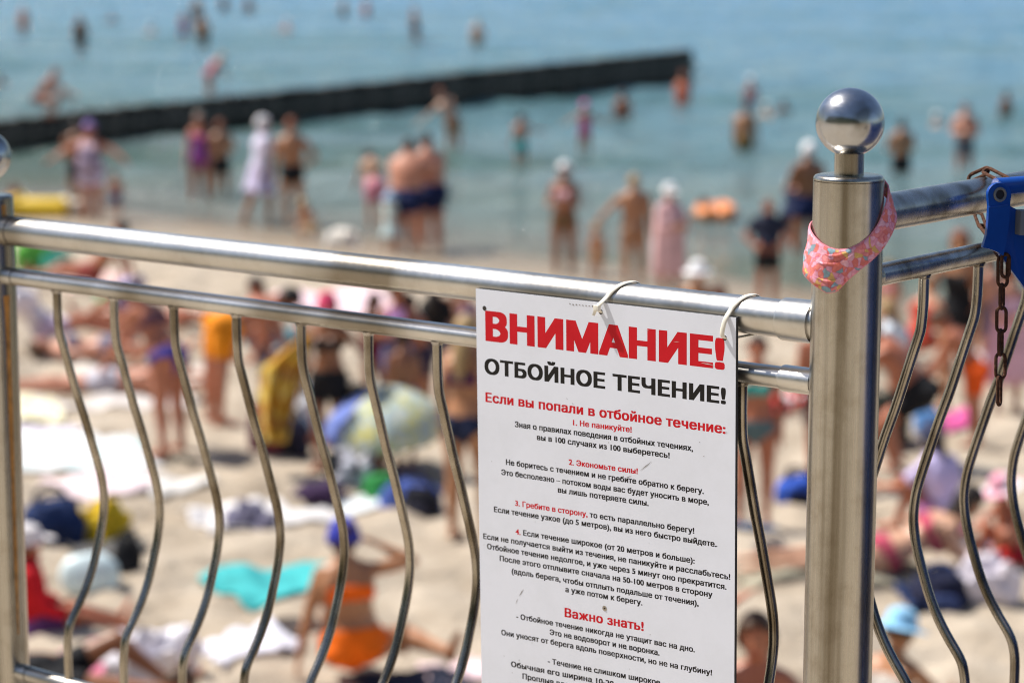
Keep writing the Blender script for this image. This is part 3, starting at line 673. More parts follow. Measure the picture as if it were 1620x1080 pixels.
def link_shape(mb, c, ax, sd, ln=.044, wd=.0180, r=.0025):
    ax = unit(ax); sd = unit(sd - ax * np.dot(sd, ax)); hl = ln / 2 - wd / 2; hw = wd / 2 - r; pts = []
    for a in np.linspace(-math.pi / 2, math.pi / 2, 9): pts.append(c + ax * (hl + hw * math.cos(a)) + sd * hw * math.sin(a))
    for a in np.linspace(math.pi / 2, 3 * math.pi / 2, 9): pts.append(c + ax * (-hl + hw * math.cos(a)) + sd * hw * math.sin(a))
    pts.append(pts[0]); n_ = 8; P = pts[:-1]; m = len(P); vv = []; ff = []
    nrm = np.cross(ax, sd)
    for i in range(m):
        tg = unit(P[(i + 1) % m] - P[i - 1]); sd2 = np.cross(tg, nrm)
        for k in range(n_): a = 2 * math.pi * k / n_; vv.append(P[i] + nrm * r * math.cos(a) + sd2 * r * math.sin(a))
    for i in range(m):
        for k in range(n_): ff.append((i * n_ + k, i * n_ + (k + 1) % n_, ((i + 1) % m) * n_ + (k + 1) % n_, ((i + 1) % m) * n_ + k))
    mb.add(vv, ff)
CD = 3.262
cpx = lambda x, y, z=CD: V3(0, 0, H) + ray(x, y) * z
ch = empty('rusty_chain', cpx(1585, 402)); tag(ch, 'rusty link chain looped over the side railing, its end hanging free', 'chain')
vd = unit(V3(.15, 1, 0)); hz = V3(1, 0, 0)
def chain_link(*a):
    mb = MB(); link_shape(mb, *a); child(mb, 'link', M_RUST, ch)
for i, (x, y0, y1, face) in enumerate(((1586.5, 402, 456, 1), (1590.5, 398, 440, 1), (1585, 447, 491, 0), (1584.5, 483, 528, 1), (1583, 519, 564, 0), (1583, 556, 601, 1), (1581, 592, 643, 0))):
    a, b_ = cpx(x, y0), cpx(x - .5, y1); ln = np.linalg.norm(a - b_)
    s_ = hz if face else (vd * .93 + hz * .37)
    chain_link((a + b_) / 2 + (vd * -.008 if i == 1 else 0), b_ - a, s_ + (vd * .25 if face else 0), ln, .0185 if i != 1 else .016)
def span(x0, y0, z0, x1, y1, z1, sd, wd=.0185):
    a, b_ = cpx(x0, y0, z0), cpx(x1, y1, z1); chain_link((a + b_) / 2, b_ - a, sd, np.linalg.norm(a - b_), wd)
span(1530, 284, 3.36, 1566, 268, 3.33, V3(.1, .5, .55), .017)
span(1557, 268, 3.33, 1594, 287, 3.27, V3(.2, .75, .35), .016)
span(1586, 281, 3.275, 1597, 300, 3.25, V3(.8, .5, .2), .016)
span(1590, 296, 3.262, 1596, 330, 3.255, V3(.1, 1, 0), .016)
span(1546, 335, 3.40, 1556, 362, 3.37, V3(.9, .4, .3), .015)
span(1553, 355, 3.37, 1568, 375, 3.33, V3(.3, .9, .2), .015)
span(1563, 370, 3.33, 1588, 408, 3.27, V3(.7, .5, .3), .016)
# ------------------------------------------------------------------ people
# skeleton in units of body height; x = the person's right, y = forward, z = up
X_, Y_, Z_ = V3(1, 0, 0), V3(0, 1, 0), V3(0, 0, 1)
def P_(**k):
    d = dict(spine=(0, .04, 1), head=None, ua=((.16, 0, -1), (.16, 0, -1)), fa=((.06, .16, -1), (.06, .16, -1)), th=((.05, .02, -1), (.05, .02, -1)), sh=((.0, -.03, -1), (.0, -.03, -1)), twist=0, foot=None)
    d.update(k); return d
# limbs are given as (right, left); a left limb's x points outwards too
POSES = dict(
    stand=P_(), relaxed=P_(th=((.10, .10, -1), (.02, -.02, -1)), sh=((.02, .0, -1), (0, -.05, -1)), ua=((.22, .05, -1), (.14, -.05, -1))),
    walk=P_(spine=(0, .1, 1), th=((.04, .32, -1), (.04, -.22, -1)), sh=((0, -.02, -1), (0, -.45, -1)), ua=((.14, -.3, -1), (.14, .3, -1))),
    spread=P_(ua=((.9, .1, -.45), (.9, .1, -.45)), fa=((.75, .3, -.5), (.75, .3, -.5))),
    right_out=P_(ua=((.9, .2, -.45), (.2, 0, -1)), fa=((.9, .35, -.15), (.1, .2, -1))),
    left_out=P_(ua=((.2, 0, -1), (.75, .1, -.75)), fa=((.1, .2, -1), (.7, .15, -.8))),
    akimbo=P_(ua=((.6, -.2, -.85), (.6, -.2, -.85)), fa=((-.55, .45, -.5), (-.55, .45, -.5))),
    one_hip=P_(ua=((.62, -.2, -.85), (.2, .1, -1)), fa=((-.5, .5, -.45), (.05, .3, -1))),
    folded=P_(ua=((.22, .35, -.9), (.22, .35, -.9)), fa=((-.75, .6, .15), (-.75, .6, .05)), spine=(0, -.02, 1)),
    hug=P_(spine=(0, .18, 1), head=(0, .35, .9), ua=((.35, .85, -.3), (.35, .85, -.3)), fa=((-.5, .8, .1), (-.5, .8, .1))),
    bend=P_(spine=(0, .92, .38), head=(0, 1, .1), ua=((.1, .25, -1), (.1, .25, -1)), fa=((0, .25, -1), (0, .25, -1)), th=((.09, -.12, -1), (.09, -.12, -1)), sh=((0, -.02, -1), (0, -.02, -1))),
    stoop=P_(spine=(0, .55, .83), head=(0, .85, .6), ua=((.15, .45, -.9), (.15, .45, -.9)), fa=((.02, .6, -.8), (.02, .6, -.8)), th=((.07, .05, -1), (.07, .0, -1)), sh=((0, -.1, -1), (0, -.1, -1))),
    lean_left=P_(spine=(-.35, .25, .9), head=(-.3, .3, .9), ua=((.3, .3, -.9), (.7, .2, -.7)), fa=((.1, .5, -.8), (.8, .2, -.6))),
    hand_up=P_(ua=((.8, .15, .45), (.2, 0, -1)), fa=((-.75, .15, .55), (.1, .2, -1))),
    swim=P_(spine=(0, .12, 1), ua=((.75, .5, -.35), (.75, .5, -.35)), fa=((.5, .8, -.25), (.5, .8, -.25))),
    crouch=P_(spine=(0, .55, .82), head=(0, .6, .8), ua=((.2, .75, -.6), (.2, .75, -.6)), fa=((-.1, .85, -.45), (-.1, .85, -.45)), th=((.25, .92, .05), (.25, .92, .05)), sh=((0, -.45, -.9), (0, -.45, -.9))),
    sit=P_(spine=(0, -.08, 1), ua=((.22, .25, -.95), (.22, .25, -.95)), fa=((-.05, .85, -.35), (-.05, .85, -.35)), th=((.14, .95, .18), (.14, .95, .18)), sh=((.02, .95, -.30), (.02, .95, -.30))),
    knees=P_(spine=(0, .22, .97), head=(0, .3, .95), ua=((.2, .65, -.6), (.2, .65, -.6)), fa=((-.2, .8, -.1), (-.2, .8, -.1)), th=((.12, .62, .76), (.12, .62, .76)), sh=((0, .38, -.92), (0, .38, -.92))),
    recline=P_(spine=(0, -.62, .78), head=(0, -.25, .95), ua=((.25, -.5, -.85), (.25, -.5, -.85)), fa=((.15, -.2, -1), (.15, -.2, -1)), th=((.1, .95, .22), (.08, .98, .05)), sh=((0, .9, -.4), (0, 1, -.06))),
    supine=P_(spine=(0, -1, .02), head=(0, -1, .12), ua=((.5, .75, .0), (.5, .75, 0)), fa=((.1, 1, 0), (.1, 1, 0)), th=((.1, 1, .0), (.1, .85, .5)), sh=((.05, 1, -.02), (0, .75, -.62)), foot=(0, .55, .8)),
    prone=P_(spine=(0, 1, .04), head=(0, .8, .6), ua=((.55, .8, -.05), (.55, .8, -.05)), fa=((-.5, .85, .0), (-.5, .85, .0)), th=((.1, -1, -.02), (.1, -1, -.02)), sh=((.0, -1, -.0), (0, -1, .0)), foot=(0, -1, -.1)),
    elbows=P_(spine=(0, .86, .42), head=(0, .55, .85), ua=((.2, .35, -.95), (.2, .35, -.95)), fa=((-.2, 1, -.05), (-.2, 1, -.05)), th=((.1, -1, -.08), (.1, -1, -.08)), sh=((.0, -1, -.02), (0, -1, .0)), foot=(0, -1, -.1)),
    sidesit=P_(spine=(-.06, .10, 1), head=(.02, .2, 1), ua=((.95, .10, .12), (.30, -.05, -.95)), fa=((-.86, .18, .42), (.22, -.05, -1)), th=((.72, .66, -.05), (-.35, .93, .02)), sh=((.62, -.78, -.12), (-.75, -.66, -.10))),
    seat=P_(spine=(0, .05, 1), ua=((.2, .3, -.95), (.2, .3, -.95)), fa=((-.05, .85, -.3), (-.05, .85, -.3)), th=((.1, .98, -.02), (.1, .98, -.02)), sh=((0, .05, -1), (0, .05, -1))),
)
def cap_mesh(mb, pts, rads, n=10, hint=None): mb.tube(pts, rads, n, hint=hint, rnd=True)
def build_body(h, pose, sex, bulk, headk, fine):
    """returns MB of overlapping closed pieces, bones, head frame; metres, feet/seat on z = 0"""
    p = POSES[pose] if isinstance(pose, str) else pose
    mb = MB(); bones = []
    m = sex == 'm'; c = sex == 'c'
    sp = unit(p['spine']); hd = unit(p['head']) if p['head'] is not None else unit(sp * .5 + Z_ * .6)
    rx = unit(X_ - sp * np.dot(X_, sp)); fwd = np.cross(sp, rx) * -1 if np.dot(np.cross(Z_, X_), Y_) < 0 else np.cross(sp, rx)
    pel = V3(0, 0, 0); L = .30 * h
    sw = {'m': .113, 'f': .098, 'c': .10}[sex] * h; hw = {'m': .052, 'f': .055, 'c': .048}[sex] * h
    W = bulk
    if sex == 'm': secs = [(-.20, .040, .046), (-.10, .086, .062), (.04, .096, .070), (.20, .092, .066), (.38, .088, .063), (.56, .097, .068), (.74, .108, .071), (.88, .113, .060), (.97, .098, .050), (1.03, .066, .044), (1.09, .040, .038)]
    elif sex == 'f': secs = [(-.20, .042, .050), (-.10, .092, .070), (.04, .101, .076), (.18, .090, .066), (.34, .074, .055), (.52, .079, .060), (.70, .090, .064), (.86, .097, .053), (.95, .084, .046), (1.02, .056, .040), (1.08, .034, .034)]
    else: secs = [(-.20, .042, .045), (-.10, .078, .062), (.05, .082, .066), (.25, .078, .066), (.45, .079, .062), (.68, .087, .060), (.86, .095, .052), (.95, .080, .045), (1.02, .054, .040), (1.08, .034, .034)]
    pts = [pel + sp * L * t for t, _, _ in secs]; rads = [(a * h * (W if t < .8 else (1 + (W - 1) * .5)), b_ * h * (W * 1.04 if t < .7 else 1 + (W - 1) * .6)) for t, a, b_ in secs]
    mb.tube(pts, rads, 18, hint=rx, rnd=True)
    if W > 1.12: mb.ell(pel + sp * L * .28 + fwd * .03 * h * W, (.088 * h * W, .075 * h * W, .085 * h), [rx, fwd, sp])
    for s in (1, -1):                                         # buttocks, chest
        mb.ell(pel + rx * s * .045 * h * W - fwd * .036 * h * W - sp * .035 * h, (.050 * h * W, .048 * h * W, .052 * h), [rx, fwd, sp])
        if sex == 'f': mb.ell(pel + sp * L * .66 + rx * s * .043 * h + fwd * .050 * h * W, (.036 * h * W, .036 * h * W, .037 * h * W), [rx, fwd, sp])
        elif m: mb.ell(pel + sp * L * .74 + rx * s * .048 * h + fwd * .040 * h * W, (.050 * h, .028 * h * W, .040 * h), [rx, fwd, sp])
        mb.ell(pel + sp * L * .70 + rx * s * .06 * h - fwd * .038 * h, (.044 * h, .026 * h, .062 * h), [rx, fwd, sp])
    neck = pel + sp * L * 1.02; bones.append(('torso', pel - sp * L * .12, neck, .06 * h))
    hr = V3(.046, .057, .067) * h * headk
    hx = unit(X_ - hd * np.dot(X_, hd)); hf = np.cross(hd, hx); 
    hc = neck + unit(sp * .4 + hd * .6) * .020 * h + hd * hr[2] * 1.02
    mb.tube([neck - sp * .03 * h, neck + sp * .012 * h, hc - hd * hr[2] * .35], [.037 * h * (1 + (W - 1) * .4), .031 * h, .030 * h * headk], 12, rnd=True)
    ax = [hx, hf, hd]
    mb.ell(hc + hd * hr[2] * .12 - hf * hr[1] * .06, hr * V3(1, 1, .92), ax, 18, 12)
    mb.ell(hc - hd * hr[2] * .42 + hf * hr[1] * .22, hr * V3(.74, .74, .62), ax, 14, 9)       # jaw
    mb.ell(hc + hf * hr[1] * .98 - hd * hr[2] * .12, hr * V3(.18, .24, .20), ax, 8, 6)         # nose
    mb.ell(hc + hf * hr[1] * .90 + hd * hr[2] * .06, hr * V3(.11, .16, .26), ax, 8, 6)
    for s in (1, -1): mb.ell(hc + hx * s * hr[0] * 1.0 - hd * hr[2] * .05, hr * V3(.16, .26, .30), ax, 8, 6)
    bones.append(('head', hc - hd * hr[2] * .3, hc + hd * hr[2] * .5, .05 * h))
    ak = {'m': 1.0, 'f': .86, 'c': .86}[sex] * (1 + (W - 1) * .6); lk = {'m': 1.0, 'f': 1.04, 'c': .92}[sex] * (1 + (W - 1) * .7)
    for i, s in enumerate((1, -1)):
        q = V3(s, 1, 1)
        a = pel + sp * L * .875 + rx * s * sw; u = unit(V3(*p['ua'][i]) * q); f_ = unit(V3(*p['fa'][i]) * q)
        el = a + u * .172 * h; wr = el + f_ * .150 * h
        mb.tube([a - u * .012 * h, a + u * .05 * h, a + u * .11 * h, el], [.0285 * h * ak, .0300 * h * ak, .0270 * h * ak, .0225 * h * ak], 12, rnd=True)
        mb.tube([el, el + f_ * .045 * h, el + f_ * .10 * h, wr], [.0225 * h * ak, .0245 * h * ak, .0195 * h * ak, .0150 * h * ak], 12, rnd=True)
        mb.tube([pel + sp * L * .93 + rx * s * sw * .40, pel + sp * L * .90 + rx * s * sw * .80, a - sp * .006 * h], [.034 * h, .032 * h, .029 * h * ak], 12, rnd=True)
        side = 'R' if s > 0 else 'L'
        bones += [('ua', a, el, .03 * h), ('fa', el, wr, .02 * h)]
        # hand: palm, four fingers of unequal length with a bend, thumb off the side
        pn = -X_ * s; pn = unit(pn - f_ * np.dot(pn, f_)); 
        if np.linalg.norm(np.cross(X_, f_)) < .35: pn = unit(V3(0, 0, -1) - f_ * f_[2] * -1)
        wv = np.cross(f_, pn); 
        if wv[1] < 0 and abs(wv[1]) > .2: wv = -wv
        ph = .052 * h; hk = h / 1.7
        mb.tube([wr - f_ * .006 * h, wr + f_ * ph * .5, wr + f_ * ph], [(.0150 * h, .0125 * h), (.0225 * h, .0100 * h), (.0225 * h, .0090 * h)], 12, hint=wv, rnd=True)
        fr = max(.0088 * hk, .0072)
        for kf, (off, ln) in enumerate(((1.5, .044), (.5, .051), (-.5, .047), (-1.5, .037))):
            b0 = wr + f_ * ph * .92 + wv * off * .0128 * h; d1 = unit(f_ + wv * off * .07 + pn * .15); d2 = unit(d1 + pn * (.40 + .08 * kf))
            mb.tube([b0, b0 + d1 * ln * h * .5, b0 + d1 * ln * h * .5 + d2 * ln * h * .5], [fr, fr * .95, fr * .8], 8, rnd=True)
        t0 = wr + f_ * ph * .28 + wv * .017 * h; d1 = unit(f_ * .75 + wv * .75 + pn * .2); d2 = unit(f_ + wv * .2 + pn * .2)
        mb.tube([t0, t0 + d1 * .024 * h, t0 + d1 * .024 * h + d2 * .022 * h], [fr * 1.2, fr * 1.1, fr * .9], 8, rnd=True)
        bones.append(('hand', wr, wr + f_ * .09 * h, .012 * h))
        # leg
        hp_ = pel - sp * L * .10 + rx * s * hw; t_ = unit(V3(*p['th'][i]) * q); g = unit(V3(*p['sh'][i]) * q)
        kn = hp_ + t_ * .245 * h; an = kn + g * .225 * h
        bk = unit(-fwd - g * np.dot(-fwd, g)) if abs(np.dot(fwd, g)) < .95 else Z_ * 0
        mb.tube([hp_ - t_ * .02 * h, hp_ + t_ * .05 * h, hp_ + t_ * .14 * h, kn], [.052 * h * lk, .054 * h * lk, .0445 * h * lk, .0335 * h * lk], 14, rnd=True)
        mb.tube([kn, kn + g * .06 * h + bk * .006 * h, kn + g * .14 * h + bk * .003 * h, an], [.033 * h * lk, .0345 * h * lk, .0255 * h * lk, .0200 * h * lk], 14, rnd=True)
        fd = unit(p['foot']) if p['foot'] is not None else unit(V3(s * .16, 1, -.05))
        if p['foot'] is None and abs(g[2]) < .75: fd = unit(V3(s * .1, g[1] * .35, .0) + Z_ * .75)
        dn = g
        heel = an + dn * .018 * h - fd * .022 * h; toe = an + dn * .026 * h + fd * .105 * h
        mb.tube([heel, an + dn * .016 * h + fd * .03 * h, an + dn * .022 * h + fd * .075 * h, toe], [(.0195 * h, .0195 * h), (.0225 * h, .021 * h), (.0265 * h, .0135 * h), (.0220 * h, .0095 * h)], 12, hint=np.cross(fd, dn), rnd=True)
        bones += [('th', hp_, kn, .045 * h), ('sh', kn, an, .028 * h), ('ft', heel, toe, .02 * h)]
    V = np.array(mb.v); z0 = V[:, 2].min(); x0, y0 = 0, 0
    sh = V3(0, 0, -z0)
    mb.v = [tuple(q) for q in V + sh]
    bones = [(n_, a + sh, b_ + sh, r) for n_, a, b_, r in bones]
    head = dict(c=hc + sh, ax=np.array(ax), r=hr)
    return mb, bones, head, pel + sh, rx, sp, fwd

PEOPLE = []
def person(label, x, yb, h, pose, yaw, sex='m', tone='tan', hair=('short', (.035, .02, .012)), wear=(), sub=0.0, bulk=1.0, group='people on the beach', z=None, headk=None, loc=None):
    headk = headk or {'m': 1.0, 'f': 1.0, 'c': 1.0 + max(0, (1.65 - h)) * .42}[sex]
    if loc is None:
        if z is not None: g = on_z(x, yb, z)
        elif sub > 0 or group == 'bathers in the sea': g = on_z(x, yb, 0.0); g[2] = -sub
        else: g = ground(x, yb); g[2] -= .012
    else: g = V3(*loc)
    mb, bones, head, pel, rx, sp, fwd = build_body(h, pose, sex, bulk, headk, True)
    o = mb.build('person', skin(SKIN[tone] if isinstance(tone, str) else tone))
    o.location = g; o.rotation_euler = (0, 0, R(yaw))
    md = o.modifiers.new('skin_over', 'REMESH'); md.mode = 'VOXEL'; md.voxel_size = (.0135 if h > 1.25 else .011) * (1.0 if g[1] < 45 else 1.25); md.use_smooth_shade = True
    m2 = o.modifiers.new('soften', 'SMOOTH'); m2.factor = .5; m2.iterations = 3
    tag(o, label, 'person', group)
    PEOPLE.append(dict(o=o, h=h, bones=bones, head=head, pel=pel, rx=rx, sp=sp, fwd=fwd, hair=hair, wear=wear, sex=sex, bulk=bulk, headk=headk))
    return o
M_EYE = plain('eye', (.02, .015, .012), .25); M_LIP = plain('lip', (.34, .11, .09), .5)

def finish_people():
    dg = bpy.context.evaluated_depsgraph_get()
    for q in PEOPLE:
        o = q['o']; me = bpy.data.meshes.new_from_object(o.evaluated_get(dg)); q['me'] = me
    for q in PEOPLE:
        o = q['o']; old = o.data; o.modifiers.clear(); o.data = q['me']; bpy.data.meshes.remove(old)
        me = o.data; me.name = 'person'
        nv = len(me.vertices); co = np.empty(nv * 3, np.float32); me.vertices.foreach_get('co', co); co = co.reshape(-1, 3).astype(float)
        no = np.empty(nv * 3, np.float32); me.vertices.foreach_get('normal', no); no = no.reshape(-1, 3).astype(float)
        best = np.full(nv, 1e9); bid = np.zeros(nv, int); bt = np.zeros(nv); names = []
        for i, (n_, a, b_, r) in enumerate(q['bones']):
            names.append(n_); ab = b_ - a; t_ = np.clip((co - a) @ ab / (ab @ ab), -.2 if n_ == 'torso' else 0, 1.0); dd = np.linalg.norm(co - a - t_[:, None] * ab, axis=1) - r
            k = dd < best; best[k] = dd[k]; bid[k] = i; bt[k] = t_[k]
        names = np.array(names)[bid]; q.update(co=co, no=no, bt=bt, nm=names)
        polys = []; lo = np.empty(len(me.polygons), np.int32); me.polygons.foreach_get('loop_start', lo)
        li = np.empty(len(me.loops), np.int32); me.loops.foreach_get('vertex_index', li)
        if len(li) == 4 * len(lo): polys = li.reshape(-1, 4)
        else: polys = None; q['polylist'] = [tuple(p.vertices) for p in me.polygons]
        q['polys'] = polys
        # face: eyes and mouth
        hd = q['head']; hl = ((co - hd['c']) @ hd['ax'].T) / hd['r']
        if polys is not None:
            me.materials.append(M_EYE); me.materials.append(M_LIP)
            fc = hl[polys].mean(1); fr = fc[:, 1] > .45
            mi = np.zeros(len(polys), np.int32)
            eye = fr & (np.abs(fc[:, 2] - .06) < .09) & (np.abs(np.abs(fc[:, 0]) - .40) < .11); lip = fr & (np.abs(fc[:, 2] + .50) < .09) & (np.abs(fc[:, 0]) < .32)
            mi[eye] = 1; mi[lip] = 2; me.polygons.foreach_set('material_index', mi)
        me.shade_smooth()
        dress(q, hl)

def region(q, kind, hl):
    n, t = q['nm'], q['bt']; T = n == 'torso'; U = n == 'ua'; TH = n == 'th'; S = n == 'sh'; FA = n == 'fa'
    fz = ((q['co'] - q['pel']) @ q['fwd']); 
    if kind == 'swim_trunks': return (T & (t < .24)) | (TH & (t < .45))
    rel = q['co'] - q['pel']; up = rel @ q['sp'] / q['h']; lat = np.abs(rel @ q['rx']) / q['h']; low = (T | (TH & (t < .32))) & (up > -.115 + .70 * np.maximum(lat - .012, 0))
    if kind == 'swim_briefs': return low & (up < .060)
    if kind == 'bikini_bottom': return low & (up < .028) & (up > -.110 + .85 * np.maximum(lat - .01, 0))
    if kind == 'shorts': return (T & (t < .30)) | (TH & (t < .60))
    if kind == 'bikini_top': return T & (t > .57) & (t < .76)
    if kind == 'swimsuit': return (T & (t < .80) & (up > 0)) | (low & (up <= 0.02))
    if kind == 'tank_top': return (T & (t > .02) & (t < .96))
    if kind == 'shirt': return (T & (t > .0)) | (U & (t < .62))
    if kind == 'long_shirt': return (T & (t > -.1)) | U | (FA & (t < .9))
    if kind == 'tunic': return T | (U & (t < .35)) | (TH & (t < .62))
    if kind == 'robe': return T | U | (FA & (t < .7)) | (TH & (t < .95))
    if kind == 'leggings': return (T & (t < .25)) | TH | (S & (t < .8))
    return T & False
def sub_mesh(q, mask, thick, name, mat):
    polys = q['polys']
    if polys is None: polys = [p for p in q['polylist']]; keep = [p for p in polys if all(mask[i] for i in p)]
    else: keep = polys[mask[polys].all(1)]
    if len(keep) == 0: return None
    used = np.unique(np.concatenate([np.array(p) for p in keep]) if q['polys'] is None else keep)
    lut = {int(u): i for i, u in enumerate(used)}
    v = q['co'][used] + q['no'][used] * (thick if np.isscalar(thick) else thick[used][:, None])
    me = bpy.data.meshes.new(name); me.from_pydata([tuple(p) for p in v], [], [tuple(lut[int(i)] for i in p) for p in keep])
    me.materials.append(mat); me.shade_smooth()
    o = link(name, me, q['o']); s = o.modifiers.new('thickness', 'SOLIDIFY'); s.thickness = .005; s.offset = -1
    return o
def dress(q, hl):
    h = q['h']; hd = q['head']; co = q['co']; H_ = q['nm'] == 'head'
    style, hcol = q['hair']
    M_H = plain('hair_%d' % int(sum(hcol) * 1000), hcol, .55, 0, .4, 60, .4)
    skull = (hl[:, 2] > -.95) & (np.linalg.norm(hl * V3(1, 1, .9), axis=1) < 1.55) & H_
    if style != 'bald':
        if style == 'short': mk = skull & ((hl[:, 2] > .55 - .0 * hl[:, 1]) | ((hl[:, 1] < .15) & (hl[:, 2] > -.35)) | ((hl[:, 2] > .30) & (hl[:, 1] < .62)))
        else: mk = skull & ((hl[:, 2] > .55) | ((hl[:, 1] < .22) & (hl[:, 2] > -.8)) | ((hl[:, 2] > .28) & (hl[:, 1] < .7)))
        th = np.full(len(co), .012 if style == 'short' else .018)
        ho = sub_mesh(q, mk, th, 'hair', M_H)
        if style in ('long', 'bun', 'tail') and ho:
            mb = MB(); c, ax, r = hd['c'], hd['ax'], hd['r']
            if style == 'bun': mb.ell(c - ax[1] * r[1] * 1.15 + ax[2] * r[2] * .55, (.035, .032, .032))
            else:
                wd = .060 if style == 'long' else .028
                ln = .22 * h if style == 'long' else .17 * h
                dn = unit(-Z_ * .8 - q['sp'] * .3 - q['fwd'] * .25) if q['sp'][2] > .3 else unit(-Z_ + hd['ax'][1] * .2)
                b0 = c - ax[1] * r[1] * .55 + ax[2] * r[2] * .2
                mb.tube([b0, b0 + dn * ln * .35 - ax[1] * .03, b0 + dn * ln * .7 - ax[1] * .02, b0 + dn * ln], [(wd, .035), (wd * 1.1, .034), (wd * .9, .026), (wd * .5, .014)], 12, hint=ax[0], rnd=True)
            l2 = mb.build('hair_length', M_H, q['o'])
    c, ax, r = hd['c'], hd['ax'], hd['r']; ax3 = Matrix([list(ax[0]), list(ax[1]), list(ax[2])]).transposed()
    for kind, mat in q['wear']:
        if not isinstance(mat, bpy.types.Material): mat = cloth(mat)
        if kind == 'swim_cap':
            sub_mesh(q, skull & ((hl[:, 2] > .28) | ((hl[:, 1] < .1) & (hl[:, 2] > -.25))), .026, 'swim_cap', mat)
        elif kind in ('sun_hat', 'cap'):
            mb = MB(); k = 1.16; br = 1.95 if kind == 'sun_hat' else 1.2
            prof = [(.02, .98), (.5, .95), (.92, .72), (1.10, .2), (1.14, .02), (br, -.16), (br * .99, -.21), (1.08, -.06), (1.0, .15), (.8, .6), (.4, .85), (.02, .88)]
            mb.lathe([(a, z) for a, z in prof], n=24); Vv = np.array(mb.v)
            Vv = c + (Vv[:, :1] * r[0] * 1.10) * ax[0] + (Vv[:, 1:2] * r[1] * 1.08) * ax[1] + (Vv[:, 2:] * r[2] * 1.02 + r[2] * .30) * ax[2]
            mb.v = [tuple(p) for p in Vv]
            if kind == 'cap':
                pz = c + ax[2] * r[2] * .30 + ax[1] * r[1] * 1.0
                mb.ell(pz + ax[1] * .035, (r[0] * .85, .065, .008), [ax[0], unit(ax[1] - ax[2] * .2), unit(ax[2] + ax[1] * .2)])
            mb.build(kind, mat, q['o'])
        elif kind in ('skirt', 'long_skirt', 'wrap'):
            mb = MB(); pl_, sp, fw, rx = q['pel'], q['sp'], q['fwd'], q['rx']; b_ = q['bulk']
            top = {'skirt': .10, 'long_skirt': .16, 'wrap': .80}[kind]; bot = {'skirt': -.22, 'long_skirt': -.42, 'wrap': -.33}[kind]
            hem = {'skirt': .17, 'long_skirt': .22, 'wrap': .155}[kind]; n_ = 36; v = []; f = []; K = 9
            for j in range(K):
                s = j / (K - 1); zz = (top * .30 if kind == 'wrap' else top * .30) * h * (1 - s) + bot * h * s
                if kind == 'wrap': base = .125 + (.150 - .125) * s + .012 * math.sin(s * 3)
                else: base = .105 + (hem - .105) * s
                for i in range(n_):
                    a = 2 * math.pi * i / n_; rr = base * h * b_ * (1 + (.03 + .06 * s) * math.sin(a * 7 + 1.3 * math.sin(a * 2)))
                    pnt = pl_ + sp * max(zz, 0) + Z_ * min(zz, 0) + rx * rr * math.cos(a) + fw * rr * .82 * math.sin(a) + fw * .0
                    v.append(pnt)
            f = [(j * n_ + i, j * n_ + (i + 1) % n_, (j + 1) * n_ + (i + 1) % n_, (j + 1) * n_ + i) for j in range(K - 1) for i in range(n_)]
            o = mb.add(v, f).build('dress_skirt' if kind != 'wrap' else 'towel_wrap', mat, q['o']); sm_ = o.modifiers.new('thickness', 'SOLIDIFY'); sm_.thickness = .006
        else:
            th = .009 if kind not in ('tunic', 'robe', 'shirt', 'long_shirt') else .020
            sub_mesh(q, region(q, kind, hl), th, kind, mat)

SEA = 'bathers in the sea'
BLK, NAVY, WHT, LIL, PNK, HOT, RED, ORG, TEAL, LBL, PUR, GRY = (.012, .012, .014), (.010, .018, .075), (.78, .77, .78), (.50, .42, .66), (.74, .42, .46), (.62, .05, .20), (.55, .015, .03), (.85, .15, .01), (.04, .42, .42), (.42, .60, .78), (.16, .06, .28), (.14, .14, .16)
BR, DK, BLN, RDH, GRH = (.075, .035, .016), (.018, .011, .008), (.36, .24, .11), (.20, .055, .02), (.30, .27, .24)
S = lambda x, yb, vis, sub_: (vis / pxm(yb)) + sub_            # standing height from the visible pixels
def sea(label, x, yb, vis, sub_, pose, yaw, sex='m', tone='tan', hair=('short', BR), wear=(), bulk=None, h=None):
    bulk = bulk or {'m': 1.16, 'f': 1.1, 'c': 1.06}[sex]
    person(label, x, yb, h or S(x, yb, vis, sub_), pose, yaw, sex, tone, hair, wear, sub_, bulk, SEA)
# --- beyond the groyne
sea('bather in white cap and orange trunks at the far left beyond the groyne', 38, 54, 44, .5, 'stand', 150, 'm', 'red', ('short', BR), [('swim_cap', WHT), ('swim_briefs', ORG)])
sea('dark tanned bather standing alone knee deep beyond the left half of the groyne', 128, 84, 60, .42, 'relaxed', 40, 'm', 'brown', ('short', DK), [('swim_trunks', BLK)])
sea('swimmer with only a dark head above water, far off at upper left', 178, 36, 15, 1.45, 'swim', 20, 'm', 'brown', ('short', DK), [('swim_trunks', BLK)])
sea('swimmer in a pale cap with only the head showing, beyond the groyne', 240, 54, 15, 1.4, 'swim', 160, 'f', 'pale', ('short', BR), [('swim_cap', WHT), ('swimsuit', WHT)])
sea('reddish bather, left one of the close trio beyond the groyne', 291, 60, 42, .55, 'folded', 200, 'f', 'red', ('bun', BR), [('swimsuit', PUR)])
sea('tall tanned bather at the back of the close trio beyond the groyne', 312, 46, 50, .25, 'relaxed', 10, 'm', 'tan', ('short', BR), [('swim_trunks', GRY)])
sea('bather in dark shorts at the front of the close trio beyond the groyne', 322, 76, 52, .45, 'stand', 170, 'm', 'tan', ('short', DK), [('swim_trunks', BLK)])
sea('pink shouldered bather close behind the groyne wall, wading', 333, 150, 72, .25, 'stoop', -60, 'f', 'pink', ('bun', BLN), [('swimsuit', (.5, .12, .14))])
